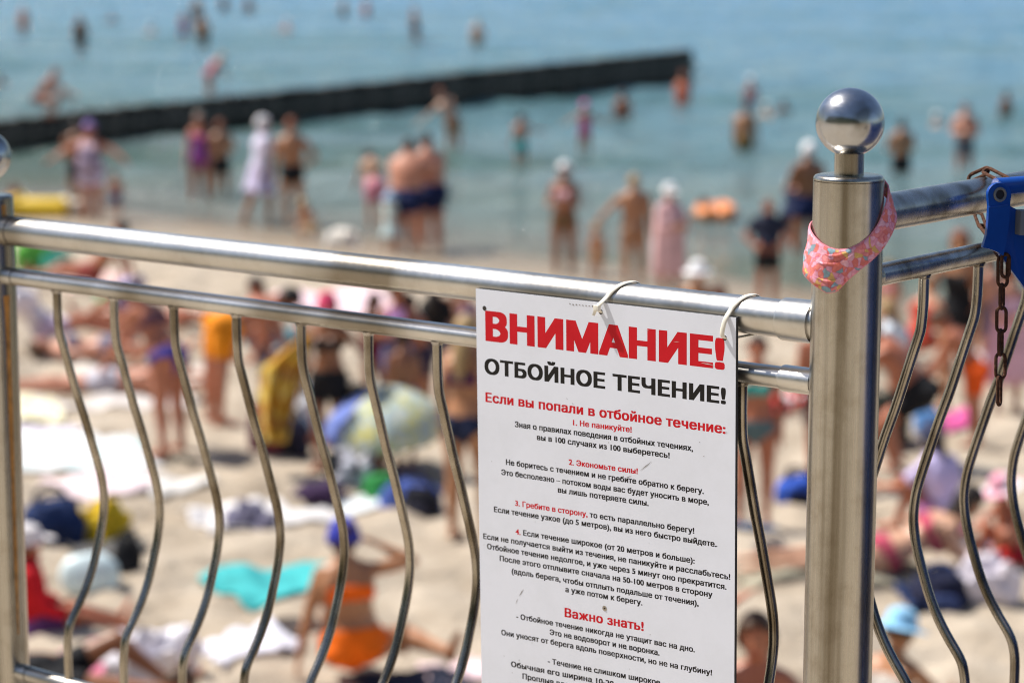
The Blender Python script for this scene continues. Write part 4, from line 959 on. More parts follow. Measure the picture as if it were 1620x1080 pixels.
sea('dark haired swimmer at the top edge, left of a matching pair', 355, 17, 24, .95, 'stand', 30, 'm', 'brown', ('short', DK), [('swim_trunks', NAVY)])
sea('dark haired swimmer at the top edge, right of a matching pair', 393, 21, 26, .9, 'relaxed', -30, 'm', 'brown', ('short', DK), [('swim_trunks', BLK)])
sea('pale swimmer in a light pink cap, head only, above the groyne middle', 456, 52, 20, 1.25, 'swim', 120, 'f', 'pale', ('short', BLN), [('swim_cap', (.72, .60, .58)), ('swimsuit', PNK)])
sea('dark bather beside the pink suited one at the top of the picture', 544, 29, 30, .75, 'folded', 60, 'm', 'tan', ('short', DK), [('swim_trunks', BLK)])
sea('bather in pink swimsuit at the top of the picture', 580, 27, 28, .75, 'stand', 150, 'f', 'pink', ('bun', BR), [('swimsuit', (.66, .22, .24))])
sea('tanned bather in black trunks walking in open water above the groyne', 658, 68, 58, .32, 'walk', 80, 'm', 'red', ('short', BR), [('swim_trunks', BLK)])
sea('pale bare backed bather wading in open water above the groyne', 755, 74, 42, .65, 'relaxed', -10, 'm', 'pale', ('short', BLN), [('swim_trunks', (.3, .2, .12))])
sea('dark haired swimmer at the very left edge just beyond the groyne', 3, 138, 20, 1.1, 'swim', 40, 'm', 'brown', ('short', DK), [('swim_trunks', BLK)])
# --- on this side of the groyne
sea('swimmer chest deep near the groyne, reddish brown back', 985, 188, 44, .85, 'stand', 20, 'm', 'red', ('short', BR), [('swim_trunks', NAVY)])
sea('red shouldered bather right at the seaward end of the groyne', 1080, 166, 52, .75, 'folded', 160, 'f', 'red', ('bun', RDH), [('swimsuit', (.7, .13, .06))])
sea('pink bather in a white cap, behind the tanned man with dark hair', 1187, 166, 44, .8, 'stand', 200, 'f', 'pink', ('short', BR), [('swim_cap', WHT), ('swimsuit', PNK)])
sea('tanned man with dark hair standing waist deep, open water right of the groyne', 1178, 232, 68, .75, 'relaxed', -15, 'm', 'tan', ('short', DK), [('swim_trunks', (.2, .12, .04))])
sea('child in a shiny white and teal cap, head only, beside the tanned man', 1215, 186, 22, .98, 'swim', 120, 'c', 'pale', ('short', BR), [('swim_cap', (.72, .80, .76)), ('swimsuit', TEAL)])
sea('brown haired swimmer low in the water, right of the white capped child', 1242, 180, 22, 1.05, 'swim', 30, 'm', 'brown', ('short', DK), [('swim_trunks', (.02, .12, .10))])
sea('broad backed man in black trunks standing waist deep behind the side railing', 1425, 276, 88, .62, 'folded', 5, 'm', 'tan', ('short', DK), [('swim_trunks', BLK)], 1.10)
sea('swimmer in white cap, head only, between two men at right', 1485, 197, 18, 1.3, 'swim', 120, 'f', 'pale', ('short', BR), [('swim_cap', WHT), ('swimsuit', WHT)])
sea('pink chested bather in grey shorts standing far right', 1525, 268, 104, .35, 'folded', 170, 'm', 'pink', ('short', BR), [('swim_trunks', GRY)])
sea('dark tanned swimmer chest deep, the farthest right in the sea', 1592, 184, 40, .95, 'stand', 40, 'm', 'brown', ('short', DK), [('swim_trunks', BLK)])
sea('child in bright pink cap and magenta swimsuit with arms spread in water', 925, 238, 74, .30, 'spread', 175, 'c', 'tan', ('short', BR), [('swim_cap', (.70, .12, .40)), ('swimsuit', HOT)])
sea('boy in teal trunks reaching one arm out, shallow water mid picture', 825, 258, 78, .30, 'right_out', 10, 'c', 'pink', ('short', DK), [('swim_trunks', TEAL)])
sea('pale backed bather leaning to the left in front of the groyne', 716, 236, 97, .35, 'lean_left', 10, 'f', 'pale', ('short', RDH), [('bikini_bottom', (.2, .1, .05))])
sea('heavy man in navy trunks at the water edge, left of an embracing pair', 641, 402, 184, .12, 'hug', -22, 'm', 'pink', ('short', DK), [('swim_trunks', NAVY)], 1.46)
sea('heavy man in navy trunks at the water edge, right of an embracing pair', 681, 394, 184, .14, 'hug', 26, 'm', 'pink', ('short', DK), [('swim_trunks', NAVY)], 1.44)
sea('pale woman in rose shorts with dark hair standing left of the heavy pair', 594, 362, 137, .10, 'stoop', 20, 'f', 'pale', ('long', DK), [('shorts', (.62, .24, .30)), ('bikini_top', (.3, .22, .12))])
person('toddler in sky blue sun hat and pale tunic at the waterline', 618, 402, .86, 'relaxed', 150, 'c', 'tan', ('short', BR), [('tunic', (.62, .74, .72)), ('skirt', (.58, .72, .72)), ('sun_hat', LBL)])
sea('stout woman in lilac swimsuit and purple cap with arms held out', 146, 352, 158, .05, 'spread', 170, 'f', 'red', ('short', BR), [('swimsuit', (.62, .52, .70)), ('tank_top', (.72, .52, .56)), ('swim_cap', (.30, .22, .52)), ('swim_trunks', (.64, .56, .74))], 1.34)
sea('brown haired bather right behind the stout woman in lilac', 125, 322, 132, .20, 'folded', 20, 'm', 'brown', ('short', DK), [('swim_trunks', BLK)])
sea('small child in blue shorts beside the stout woman in lilac', 184, 346, 72, .05, 'stand', 10, 'c', 'red', ('short', BR), [('swim_trunks', (.06, .10, .24))])
sea('woman in purple and pink swimsuit with greyish hair, ankle deep', 318, 314, 135, .18, 'relaxed', 170, 'f', 'red', ('bun', GRH), [('swimsuit', print_cloth('purple_print', [(.20, .05, .30), (.50, .10, .24), (.14, .04, .22)], 16))], 1.08)
sea('tanned man in black trunks, half hidden by the purple swimsuit woman', 350, 304, 113, .28, 'folded', 10, 'm', 'tan', ('short', RDH), [('swim_trunks', BLK)], 1.06)
sea('woman in loose white beach dress and white sun hat, ankle deep', 413, 354, 170, .04, 'walk', -70, 'f', 'tan', ('short', BR), [('long_shirt', (.66, .62, .76)), ('skirt', (.62, .56, .76)), ('swim_cap', (.76, .75, .78))], 1.05)
sea('tanned man in short black trunks, one hand on hip, by the white dress', 463, 358, 170, .10, 'one_hip', 5, 'm', 'tan', ('short', RDH), [('swim_briefs', BLK)], 1.05)
sea('dark haired child sitting low by the yellow float', 14, 345, 0, .05, 'knees', -60, 'c', 'red', ('short', BR), [('swim_trunks', (.4, .08, .10))], h=1.05)
sea('brown woman in white swim cap and pink bikini top with arms folded', 892, 436, 178, .05, 'folded', 165, 'f', 'brown', ('short', BR), [('bikini_top', (.74, .44, .52)), ('bikini_bottom', (.16, .10, .05)), ('swim_cap', WHT)], 1.06)
person('small naked shouldered toddler with brown hair near the rail', 944, 452, .78, 'relaxed', 160, 'c', 'tan', ('short', BLN), [('swim_briefs', (.5, .28, .14))])
sea('slim boy reaching one arm down towards the toddler', 1002, 452, 176, .03, 'left_out', 5, 'm', 'tan', ('short', BLN), [('swim_briefs', (.36, .20, .12))])
person('figure wrapped in a pink towelling robe with a white cap', 1058, 474, S(1058, 474, 180, 0), 'folded', -150, 'f', 'tan', ('short', BR), [('robe', (.66, .40, .40)), ('wrap', (.68, .42, .42)), ('cap', WHT)])
sea('swimmer low in the water beside the orange inflatable', 1114, 346, 32, .95, 'swim', 160, 'c', 'tan', ('short', DK), [('swim_trunks', ORG)])
sea('man in dark navy tee and black shorts with hands on hips', 1213, 488, 172, .0, 'akimbo', 175, 'm', 'red', ('short', RDH), [('shirt', (.018, .022, .045)), ('shorts', BLK)])
sea('tall bather in white cap and navy trunks behind the man in navy tee', 1276, 402, 176, .18, 'folded', 20, 'm', 'brown', ('short', BR), [('swim_trunks', NAVY), ('swim_cap', WHT)], 1.12)
sea('pink shouldered woman leaning on the white capped bather', 1250, 398, 128, .10, 'hug', -40, 'f', 'pink', ('short', BR), [('swimsuit', (.03, .04, .09))], 1.12)
# --- on the sand
person('reddish beachgoer with dark hair standing close behind the pastel parasol', 664, 664, S(664, 664, 196, 0), 'hug', 120, 'm', 'red', ('short', DK), [('shorts', (.04, .03, .06))], 0, 1.15)
person('brown woman in maroon swimsuit standing left of the lilac top', 594, 652, S(594, 652, 182, 0), 'folded', 200, 'f', 'brown', ('long', DK), [('swimsuit', (.16, .01, .04))], 0, 1.1)
person('brown backed man standing between the rails near the left of the sign', 722, 596, S(722, 596, 150, 0), 'relaxed', 10, 'm', 'brown', ('short', DK), [('shorts', (.05, .05, .08))], 0, 1.15)
person('bather in dark shorts standing behind the redhead in black', 1562, 596, S(1562, 596, 190, 0), 'relaxed', 30, 'm', 'pink', ('short', BR), [('shorts', (.10, .10, .16))])
person('woman in rose swimsuit standing just right of the near post', 1404, 566, S(1404, 566, 150, 0), 'folded', 150, 'f', 'tan', ('long', BLN), [('swimsuit', (.60, .28, .30))])
person('child in a teal swimsuit crouching by the yellow wrap', 446, 612, 1.15, 'crouch', -50, 'c', 'red', ('short', DK), [('tank_top', (.05, .16, .20)), ('shorts', (.012, .02, .07))])
person('tanned woman in white top sitting beyond the bending bather in orange', 420, 566, 1.6, 'knees', 150, 'f', 'red', ('long', DK), [('shirt', (.70, .66, .70)), ('shorts', (.1, .12, .2))])
person('sunbather in maroon trunks lying between the rails behind the second bar', 232, 520, 1.7, 'supine', 80, 'm', 'red', ('short', BR), [('swim_trunks', (.22, .03, .04))])
person('brown child squatting at the waterline below the white beach dress', 494, 384, .98, 'crouch', 40, 'c', 'tan', ('short', BLN), [('swim_trunks', (.34, .24, .14))])
person('woman in white sun hat standing behind the top of the sign', 1102, 648, S(1102, 648, 228, 0), 'relaxed', 160, 'f', 'tan', ('short', BLN), [('swimsuit', (.6, .6, .62)), ('sun_hat', WHT)])
person('brown haired beachgoer beside the white hat, behind the sign', 1134, 640, S(1134, 640, 186, 0), 'folded', 150, 'f', 'red', ('long', BR), [('swimsuit', (.2, .1, .08))])
person('sunbather in white shirt propped up beside the far post', 70, 556, 1.62, 'recline', -75, 'f', 'red', ('long', RDH), [('shirt', (.74, .70, .74)), ('shorts', (.55, .46, .60))], 0, 1.08)
person('pink sunbather lying on her back behind the second bar', 165, 572, 1.66, 'supine', -84, 'f', 'pink', ('long', BR), [('bikini_top', (.2, .2, .3)), ('bikini_bottom', (.18, .18, .26))], 0, 1.06)
person('tanned sunbather lying face down behind the third bar', 175, 622, 1.7, 'prone', -82, 'm', 'pink', ('short', RDH), [('swim_trunks', (.55, .52, .58))])
person('brown sunbather sitting on the sand between the two rails at left', 150, 462, 1.6, 'recline', 90, 'm', 'red', ('short', DK), [('swim_trunks', (.3, .06, .05))])
person('brown woman in lilac sun hat and blue bikini leaning forward', 266, 716, 1.58, 'stoop', 55, 'f', 'red', ('short', BR), [('sun_hat', print_cloth('lilac_print', [(.62, .58, .78), (.22, .20, .50), (.70, .68, .80)], 22)), ('bikini_bottom', (.05, .04, .24)), ('bikini_top', (.16, .07, .09))], 0, 1.08)
person('brown bather in bright orange shorts bending over towards the right', 358, 668, 1.68, 'bend', -62, 'f', 'red', ('long', DK), [('shorts', (.80, .26, .01))], 0, 1.08)
person('woman in black bikini and dark pink cap holding a yellow patterned wrap', 522, 742, 1.45, 'left_out', 165, 'f', 'brown', ('bun', DK), [('bikini_top', BLK), ('swim_trunks', BLK), ('cap', (.60, .06, .14))])
person('tanned beachgoer sitting in the shade of the pastel parasol', 588, 740, 1.30, 'knees', 120, 'f', 'red', ('long', DK), [('swimsuit', (.45, .10, .03))])
person('child standing behind the pastel parasol', 640, 742, 1.16, 'relaxed', 30, 'c', 'brown', ('short', DK), [('shorts', (.18, .20, .36))])
person('dark haired woman in lilac top standing behind the patterned tunic', 630, 668, S(630, 668, 212, 0), 'folded', 170, 'f', 'red', ('long', DK), [('tank_top', (.42, .22, .46)), ('shorts', (.16, .16, .30))])
person('beachgoer in black tee and long dark hair left of the sign', 690, 640, S(690, 640, 190, 0), 'relaxed', -20, 'f', 'brown', ('long', DK), [('shirt', BLK), ('shorts', GRY)])
person('pale shouldered beachgoer with purple top just left of the sign', 738, 628, S(738, 628, 172, 0), 'relaxed', 200, 'f', 'pink', ('short', BR), [('tank_top', (.16, .10, .30)), ('shorts', (.3, .16, .12))])
person('tall tanned woman in navy bikini standing right beside the sign', 738, 850, 1.62, 'relaxed', -25, 'f', 'tan', ('long', BLN), [('bikini_bottom', (.012, .018, .05)), ('bikini_top', (.1, .03, .08))])
person('woman in orange bikini and blue cap sitting with one hand raised', 556, 1072, 1.50, 'sidesit', 12, 'f', 'tan', ('bun', BR), [('bikini_top', (.95, .14, .008)), ('swim_briefs', (.95, .16, .006)), ('swim_cap', (.035, .045, .36))], 0, 1.26)
person('child in red shirt and white cap sitting by the far post', 56, 1006, 1.16, 'sit', -70, 'c', 'red', ('short', BR), [('long_shirt', (.58, .012, .02)), ('shorts', (.14, .05, .18)), ('cap', (.78, .74, .74))])
person('dark clothed reclining beachgoer in front of the red shirted child', 70, 1105, 1.6, 'supine', -95, 'm', 'brown', ('short', DK), [('shirt', BLK), ('shorts', BLK)])
person('brown haired child sitting low at the bottom edge, left of the orange bikini', 312, 1262, 1.24, 'knees', 150, 'c', 'red', ('short', BR), [('swimsuit', (.5, .2, .2))])
person('woman in teal bikini standing between the sign and the near post', 1194, 826, S(1194, 826, 286, 0), 'relaxed', 170, 'f', 'red', ('short', DK), [('bikini_top', (.03, .34, .32)), ('bikini_bottom', (.10, .16, .18))])
person('tanned beachgoer standing half hidden behind the near post', 1296, 770, S(1296, 770, 270, 0), 'relaxed', 20, 'm', 'red', ('short', BR), [('shorts', (.2, .1, .08))])
person('dark haired sunbather lying propped on elbows behind the near post', 1405, 905, 1.66, 'elbows', -88, 'f', 'pale', ('long', DK), [('bikini_bottom', (.40, .06, .10)), ('bikini_top', (.40, .06, .10))])
person('woman with sunglasses sitting low beside the sign, arm over her head', 1186, 1262, 1.66, P_(spine=(-.05, -.1, 1), head=(.1, .1, 1), ua=((.5, .2, .8), (.7, .4, -.4)), fa=((-.75, -.1, .55), (.75, .55, -.3)), th=((.14, .85, .4), (.3, .85, .4)), sh=((.02, .8, -.55), (.2, .8, -.55))), 165, 'f', 'red', ('long', BR), [('swimsuit', (.12, .07, .16))])
person('light blue hatted beachgoer sitting low just right of the near post', 1398, 1196, 1.34, 'knees', -40, 'c', 'tan', ('short', BR), [('sun_hat', (.30, .58, .82)), ('swimsuit', (.6, .55, .5))])
person('man in black shorts stooping to the left behind the side railing', 1450, 742, 1.62, P_(spine=(0, .62, .78), head=(0, .8, .6), ua=((.2, .85, -.5), (.2, .85, -.5)), fa=((.0, .9, -.45), (.0, .9, -.45)), th=((.12, .75, -.55), (.12, .75, -.55)), sh=((0, -.35, -1), (0, -.35, -1))), 72, 'm', 'red', ('short', BR), [('shorts', BLK)], 0, 1.14)
person('blonde woman in white and pale teal shirt sitting behind the side railing', 1424, 612, 1.6, 'knees', 60, 'f', 'tan', ('long', BLN), [('shirt', (.66, .72, .78)), ('shorts', (.40, .62, .60))])
person('beachgoer in red top crouched behind the blonde woman', 1452, 590, 1.5, 'crouch', -30, 'f', 'red', ('short', DK), [('swimsuit', (.42, .04, .02))])
person('red haired woman in black swimsuit standing behind the chain', 1512, 648, S(1512, 648, 278, 0), 'one_hip', 150, 'f', 'tan', ('bun', RDH), [('swimsuit', BLK)])
person('boy in orange shorts standing with his back turned by the chain', 1537, 704, S(1537, 704, 225, 0), 'stoop', 60, 'c', 'red', ('short', BR), [('shorts', (.80, .10, .01))])
person('figure wrapped in a pink towel at the right edge', 1592, 652, S(1592, 652, 230, 0), 'folded', -160, 'f', 'pink', ('bun', BR), [('wrap', (.70, .42, .50))])
person('woman in lilac shirt and dark cap sitting behind the side bars', 1494, 850, 1.5, 'knees', 40, 'f', 'red', ('tail', DK), [('shirt', (.58, .50, .76)), ('shorts', (.56, .22, .46)), ('cap', (.05, .06, .12))])
person('small child in pink and white cap sitting at the right edge', 1600, 892, 1.12, 'knees', 120, 'c', 'red', ('short', BR), [('sun_hat', print_cloth('pink_white', [(.75, .30, .40), (.78, .74, .76)], 20)), ('swim_trunks', (.5, .03, .05))])
# ------------------------------------------------------------------ timber groyne
GA, GB = on_z(-80, 247, 0), on_z(1092, 130, 0)
gd = unit(GB - GA); gl = float(np.linalg.norm(GB - GA)); NPILE = 96
M_PILE = plain('wet_timber', (.052, .044, .036), .7, 0, .35, 5, .6, .6)
t = M_PILE.node_tree; b = t.nodes['Principled BSDF']; oi = t.nodes.new('ShaderNodeObjectInfo'); src = b.inputs['Base Color'].links[0].from_socket
mrp = node(t, 'ShaderNodeMapRange'); mrp.inputs[3].default_value = .45; mrp.inputs[4].default_value = 1.9; t.links.new(oi.outputs['Random'], mrp.inputs[0])
vm = node(t, 'ShaderNodeVectorMath', operation='SCALE'); t.links.new(src, vm.inputs[0]); t.links.new(mrp.outputs[0], vm.inputs['Scale']); t.links.new(vm.outputs[0], b.inputs['Base Color'])
groyne = empty('groyne', (GA[0], GA[1], 0)); tag(groyne, 'dark timber pile groyne running out into the sea', 'groyne')
pile_meshes = []
for k in range(4):
    random.seed(40 + k); pr = [(.152 * (1 + random.uniform(-.05, .05)), z) for z in (-1.6, -.6, 0, .2, .4)] + [(.150, .52), (.135, .575), (.09, .595)]
    pm = MB().lathe(pr, n=14).build('pile', M_PILE); pile_meshes.append(pm.data); bpy.data.objects.remove(pm)
random.seed(11)
for i in range(NPILE):
    s = (i + .5) / NPILE; p = GA + (GB - GA) * s; top = .68 + .36 * s + random.uniform(-.022, .022)
    o = link('pile', pile_meshes[i % 4], groyne); o.location = (p[0] - GA[0] + random.uniform(-.02, .02), p[1] - GA[1], top - .595); o.rotation_euler = (0, 0, random.uniform(0, 6))
nrm_ = np.cross(gd, Z_)
q = [GA + nrm_ * .2, GB + nrm_ * .2]
wb = MB().tube([q[0] + Z_ * .30, q[1] + Z_ * .52], (.05, .09), 8, hint=nrm_).build('waling_beam', M_PILE); wb.parent = groyne; wb.matrix_parent_inverse = Matrix.Translation(-Vector(groyne.location))
person('tanned person crouching on top of the groyne at its landward part', 64, 186, 1.62, 'crouch', -100, 'm', 'red', ('short', RDH), [('swim_trunks', (.2, .07, .05))], group='bathers in the sea', z=.72)
finish_people()

# ------------------------------------------------------------------ things lying about on the sand
def sz(x, y): return max(sand_h(x, y), -.02)
def towel(label, quad, mat, cat='towel', name='beach_towel', wr=.02, group='towels and mats on the sand', nu=30, nv=20, seed=0, lift=.012):
    Q = [ground(*p) for p in quad]; c = sum(Q) / 4; c[2] = sz(c[0], c[1]); v = []; f = []
    for j in range(nv):
        for i in range(nu):
            a, b_ = i / (nu - 1), j / (nv - 1)
            p = (Q[0] * (1 - a) + Q[1] * a) * (1 - b_) + (Q[3] * (1 - a) + Q[2] * a) * b_
            e = .05 * fbm(a * 3 + seed, b_ * 3, 2); p = p + V3(e, e * .7, 0)
            w_ = abs(fbm(p[0] * 3.2 + seed * 3, p[1] * 2.2, seed)) + .5 * abs(fbm(p[0] * 8 + seed, p[1] * 7, seed + 3))
            p[2] = sz(p[0], p[1]) + lift + wr * w_ * 1.6; v.append(p - c)
    f = [(j * nu + i, j * nu + i + 1, (j + 1) * nu + i + 1, (j + 1) * nu + i) for j in range(nv - 1) for i in range(nu - 1)]
    o = MB().add(v, f).build(name, mat); o.location = c; sm_ = o.modifiers.new('thickness', 'SOLIDIFY'); sm_.thickness = .012; sm_.offset = 0
    return tag(o, label, cat, group)
def place_root(name, px, py, rz=0):
    g = ground(px, py); g[2] = sz(g[0], g[1]) - .01; return empty(name, g, R(rz))
def lump(size, seed, bumps=.16, flat=.25, nu=26, nv=16):
    mb = MB(); v = []; 
    mb.ell((0, 0, 0), (1, 1, 1), nu=nu, nv=nv); out = []
    for p in mb.v:
        p = np.array(p); r = 1 + bumps * fbm(p[0] * 1.9 + seed, p[1] * 1.9, p[2] * 1.9 + seed, 3) * 1.6
        p = np.sign(p) * np.abs(p) ** .82 * r; p[2] = max(p[2], -flat)
        out.append(((p[0]) * size[0] / 2, p[1] * size[1] / 2, (p[2] + flat) * size[2] / (1 + flat)))
    mb.v = out; return mb
def pile(label, px, py, size, mat, cat='clothes', name='clothes_pile', seed=0, rz=0, group='clothes and bundles on the sand'):
    o = lump(size, seed, .30, .1, 34, 20).build(name, mat); g = ground(px, py); o.location = (g[0], g[1], sz(g[0], g[1]) - .015); o.rotation_euler = (0, 0, R(rz)); return tag(o, label, cat, group)
def bag(label, px, py, size, mat, mat2, seed=0, rz=0, cat='bag', name='beach_bag', handles=True):
    r = place_root(name, px, py, rz); tag(r, label, cat, 'bags on the sand')
    lump(size, seed, .10, .55, 30, 18).build('body', mat, r)
    p = lump((size[0] * .55, size[1] * .35, size[2] * .5), seed + 3, .06, .5); o = p.build('pocket', mat2, r); o.location = (0, -size[1] * .42, size[2] * .08)
    if handles:
        for s in (-1, 1):
            pts = [V3(-size[0] * .26, s * size[1] * .16, size[2] * .84), V3(-size[0] * .2, s * size[1] * .26, size[2] * 1.12), V3(0, s * size[1] * .36, size[2] * 1.2), V3(size[0] * .2, s * size[1] * .26, size[2] * 1.12), V3(size[0] * .26, s * size[1] * .16, size[2] * .84)]
            MB().tube(smooth_path(pts, 5), (.014, .006), 8).build('handle', mat2, r)
    MB().tube(smooth_path([V3(-size[0] * .36, 0, size[2] * .9), V3(0, 0, size[2] * 1.0), V3(size[0] * .36, 0, size[2] * .9)], 6), .006, 6).build('zip', M_BLACK, r)
    return r
def shoes(label, px, py, col, rz=0, n=2):
    for k in range(n):
        g = ground(px + k * 24, py + k * 5); o = MB(); L_ = .26
        o.tube([V3(0, -L_ / 2, .018), V3(.008, 0, .016), V3(0, L_ / 2, .02)], [(.032, .014), (.04, .013), (.036, .013)], 12, hint=X_, rnd=True)
        r = o.build('sandal', cloth(col)); r.location = (g[0], g[1], sz(g[0], g[1]) + .004); r.rotation_euler = (0, 0, R(rz + k * 17))
        MB().tube([V3(-.04, .03, .02), V3(-.025, .05, .055), V3(0, .075, .062), V3(.025, .05, .055), V3(.04, .03, .02)], (.012, .004), 8, hint=Y_).build('strap', cloth(tuple(c * .6 for c in col)), r)
        tag(r, label[k], 'sandal', 'sandals on the sand')

towel('large white and pale teal towel spread below the yellow striped one', [(18, 694), (205, 688), (262, 738), (8, 748)], print_cloth('white_teal', [(.66, .66, .66), (.68, .69, .69), (.50, .62, .63), (.64, .62, .62)], 3), seed=1)
towel('yellow and white striped towel beside the far post', [(-10, 640), (88, 634), (106, 668), (-14, 678)], striped('yellow_stripe', [(.74, .70, .50), (.72, .58, .10), (.78, .76, .70)], 4.5, 1), seed=2)
towel('pale lilac towel just below the yellow striped one', [(-6, 682), (118, 674), (134, 688), (-10, 698)], cloth((.70, .66, .76)), seed=3)
towel('pale pink towel behind the first two bars, half way down', [(60, 762), (228, 752), (244, 780), (150, 796)], cloth((.74, .60, .62)), seed=4)
towel('narrow white towel between the second and third bars', [(236, 760), (330, 756), (344, 776), (240, 786)], cloth((.64, .61, .58)), seed=5)
towel('long white towel under the grey bundle, mid beach', [(284, 812), (440, 786), (560, 822), (330, 848)], cloth((.66, .63, .62)), seed=6)
towel('turquoise towel beside the orange bikini woman', [(314, 916), (506, 884), (560, 918), (396, 952)], cloth((.05, .38, .39)), seed=7)
towel('white towel left of the orange bikini woman', [(306, 1032), (426, 996), (484, 1030), (352, 1062)], cloth((.66, .65, .72)), seed=8)
towel('dark charcoal mat under the pale blue pillow', [(104, 872), (214, 846), (236, 868), (120, 904)], cloth((.10, .095, .09)), 'mat', 'beach_mat', seed=9)
towel('pink towel at the bottom beside the crumpled white one', [(96, 1052), (232, 1030), (250, 1050), (120, 1082)], cloth((.72, .22, .34)), seed=10)
towel('pale pink towel right of the orange bikini woman', [(660, 1046), (752, 1030), (790, 1064), (676, 1078)], cloth((.72, .54, .56)), seed=11)
towel('black towel under the legs of the orange bikini woman', [(560, 1066), (700, 1052), (740, 1082), (580, 1098)], cloth((.03, .035, .06)), seed=12)
towel('dark brown mat behind the orange bikini woman', [(424, 1000), (498, 978), (516, 1000), (440, 1018)], cloth((.06, .045, .04)), 'mat', 'beach_mat', seed=13)
towel('pale pink blanket seen between the two rails', [(414, 470), (600, 456), (640, 500), (440, 506)], cloth((.76, .56, .60)), 'blanket', 'beach_blanket', seed=14)
towel('rose towel between the rails at far left', [(92, 440), (200, 432), (222, 448), (110, 456)], cloth((.66, .46, .42)), seed=15)
towel('green towel just under the middle rail at left', [(150, 474), (222, 470), (236, 482), (168, 488)], cloth((.16, .50, .26)), seed=16)
towel('pale towel under the pink sunbather at left', [(110, 590), (330, 574), (350, 606), (100, 624)], cloth((.72, .64, .56)), seed=17)
towel('white towel under the face down sunbather at left', [(60, 640), (300, 622), (316, 640), (64, 660)], cloth((.62, .57, .54)), seed=18)
towel('olive mat under the sunbather propped on elbows', [(1160, 912), (1500, 892), (1530, 918), (1180, 936)], cloth((.30, .27, .20)), 'mat', 'beach_mat', seed=19)
towel('navy towel below the sunbather propped on elbows', [(1416, 924), (1510, 906), (1540, 940), (1444, 962)], cloth((.012, .03, .10)), seed=20, wr=.05)
towel('pale green towel beside the bundle of bags, mid beach', [(536, 786), (640, 770), (668, 796), (548, 808)], cloth((.66, .70, .72)), seed=21)
towel('red towel at the right edge by the small child', [(1566, 888), (1640, 868), (1670, 900), (1590, 912)], cloth((.60, .03, .03)), seed=22, wr=.05)
towel('white towel behind the side bars, above the red one', [(1520, 862), (1570, 850), (1590, 872), (1540, 884)], cloth((.74, .70, .78)), seed=23, wr=.05)
towel('hot pink towel behind the second side bar', [(1488, 672), (1540, 656), (1552, 672), (1500, 688)], cloth((.70, .12, .34)), seed=24, wr=.05)
towel('red and white towel behind the front middle rail near the post', [(1214, 640), (1262, 622), (1290, 640), (1230, 656)], print_cloth('red_white', [(.66, .04, .05), (.76, .70, .70)], 4), seed=25, wr=.06)
towel('dark green patterned towel beside the near post, low down', [(1214, 916), (1268, 900), (1290, 920), (1230, 934)], print_cloth('olive_print', [(.14, .14, .10), (.05, .06, .05), (.40, .36, .30)], 9), seed=26)

pile('grey blue bundle of clothes on the long white towel', 398, 830, (.38, .30, .20), cloth((.16, .15, .22)), seed=2)
pile('crumpled white towel heaped at the bottom left', 232, 1066, (.50, .36, .28), cloth((.78, .75, .80)), 'towel', 'crumpled_towel', 5)
pile('green cloth bundle in the group of bags, mid beach', 606, 778, (.34, .25, .14), cloth((.04, .28, .07)), seed=7)
pile('small green bundle at the very bottom left', 84, 1070, (.26, .2, .1), cloth((.08, .42, .20)), seed=8)
pile('crumpled dark and violet clothes at the left of the bags, mid beach', 506, 784, (.40, .24, .14), cloth((.05, .025, .07)), seed=9)
pile('white and black bundle of clothes behind the fifth bar', 556, 770, (.30, .24, .22), print_cloth('white_black', [(.66, .66, .72), (.02, .02, .03), (.70, .68, .72)], 7), seed=10)
pile('black bundle of clothes close to the near post, by the stooping man', 1408, 700, (.36, .34, .42), cloth((.016, .02, .016)), seed=11)
pile('lilac and white bundle behind the second side bar', 1555, 945, (.40, .28, .28), cloth((.72, .66, .72)), seed=12)
pile('yellow cloth bundle next to the navy bag', 152, 842, (.40, .30, .24), cloth((.62, .42, .02)), seed=13)
pile('small yellow bundle right behind the first bar', 178, 830, (.18, .18, .18), cloth((.76, .54, .03)), seed=14)
pile('teal and navy bundle of towels behind the fourth bar', 452, 590, (.36, .3, .26), print_cloth('teal_navy', [(.06, .22, .26), (.012, .02, .08), (.6, .62, .62)], 6), seed=31)
pile('pale heap of wet sand and towel at the waterline by the squatting child', 540, 388, (.5, .4, .22), cloth((.70, .66, .60)), 'towel', 'crumpled_towel', 33)
pile('white bundle by the boy in orange shorts', 1566, 598, (.34, .28, .30), cloth((.74, .72, .78)), seed=15)
pile('grey bundle of clothes just above the olive mat', 1220, 884, (.26, .2, .12), cloth((.20, .17, .16)), seed=16)

bag('navy holdall beside the yellow bundle', 84, 852, (.46, .34, .34), cloth((.014, .03, .10)), cloth((.012, .02, .06)), 1, 20)
bag('green beach bag between the rails beside the far post', 56, 424, (.55, .34, .42), cloth((.10, .36, .05)), cloth((.06, .25, .04)), 2)
bag('teal beach bag to the right of the green one', 92, 434, (.42, .3, .28), cloth((.03, .26, .20)), cloth((.02, .18, .15)), 3)
bag('maroon rucksack standing below the yellow wrap', 424, 716, (.34, .26, .42), cloth((.13, .012, .045)), cloth((.10, .01, .035)), 4)
bag('dark navy rucksack right of the maroon one', 458, 714, (.34, .28, .30), cloth((.018, .018, .045)), cloth((.01, .01, .02)), 5)
bag('blue and black bag between the bags and the sign', 650, 800, (.48, .32, .26), cloth((.06, .10, .34)), cloth((.016, .02, .06)), 6, 10)
bag('black bag on the sand right in front of the blue one', 664, 806, (.34, .26, .20), cloth((.012, .012, .02)), cloth((.03, .03, .05)), 7, -12)
bag('dark green rucksack at the top of the group of bags', 548, 756, (.34, .28, .28), cloth((.02, .026, .016)), cloth((.012, .015, .012)), 8)
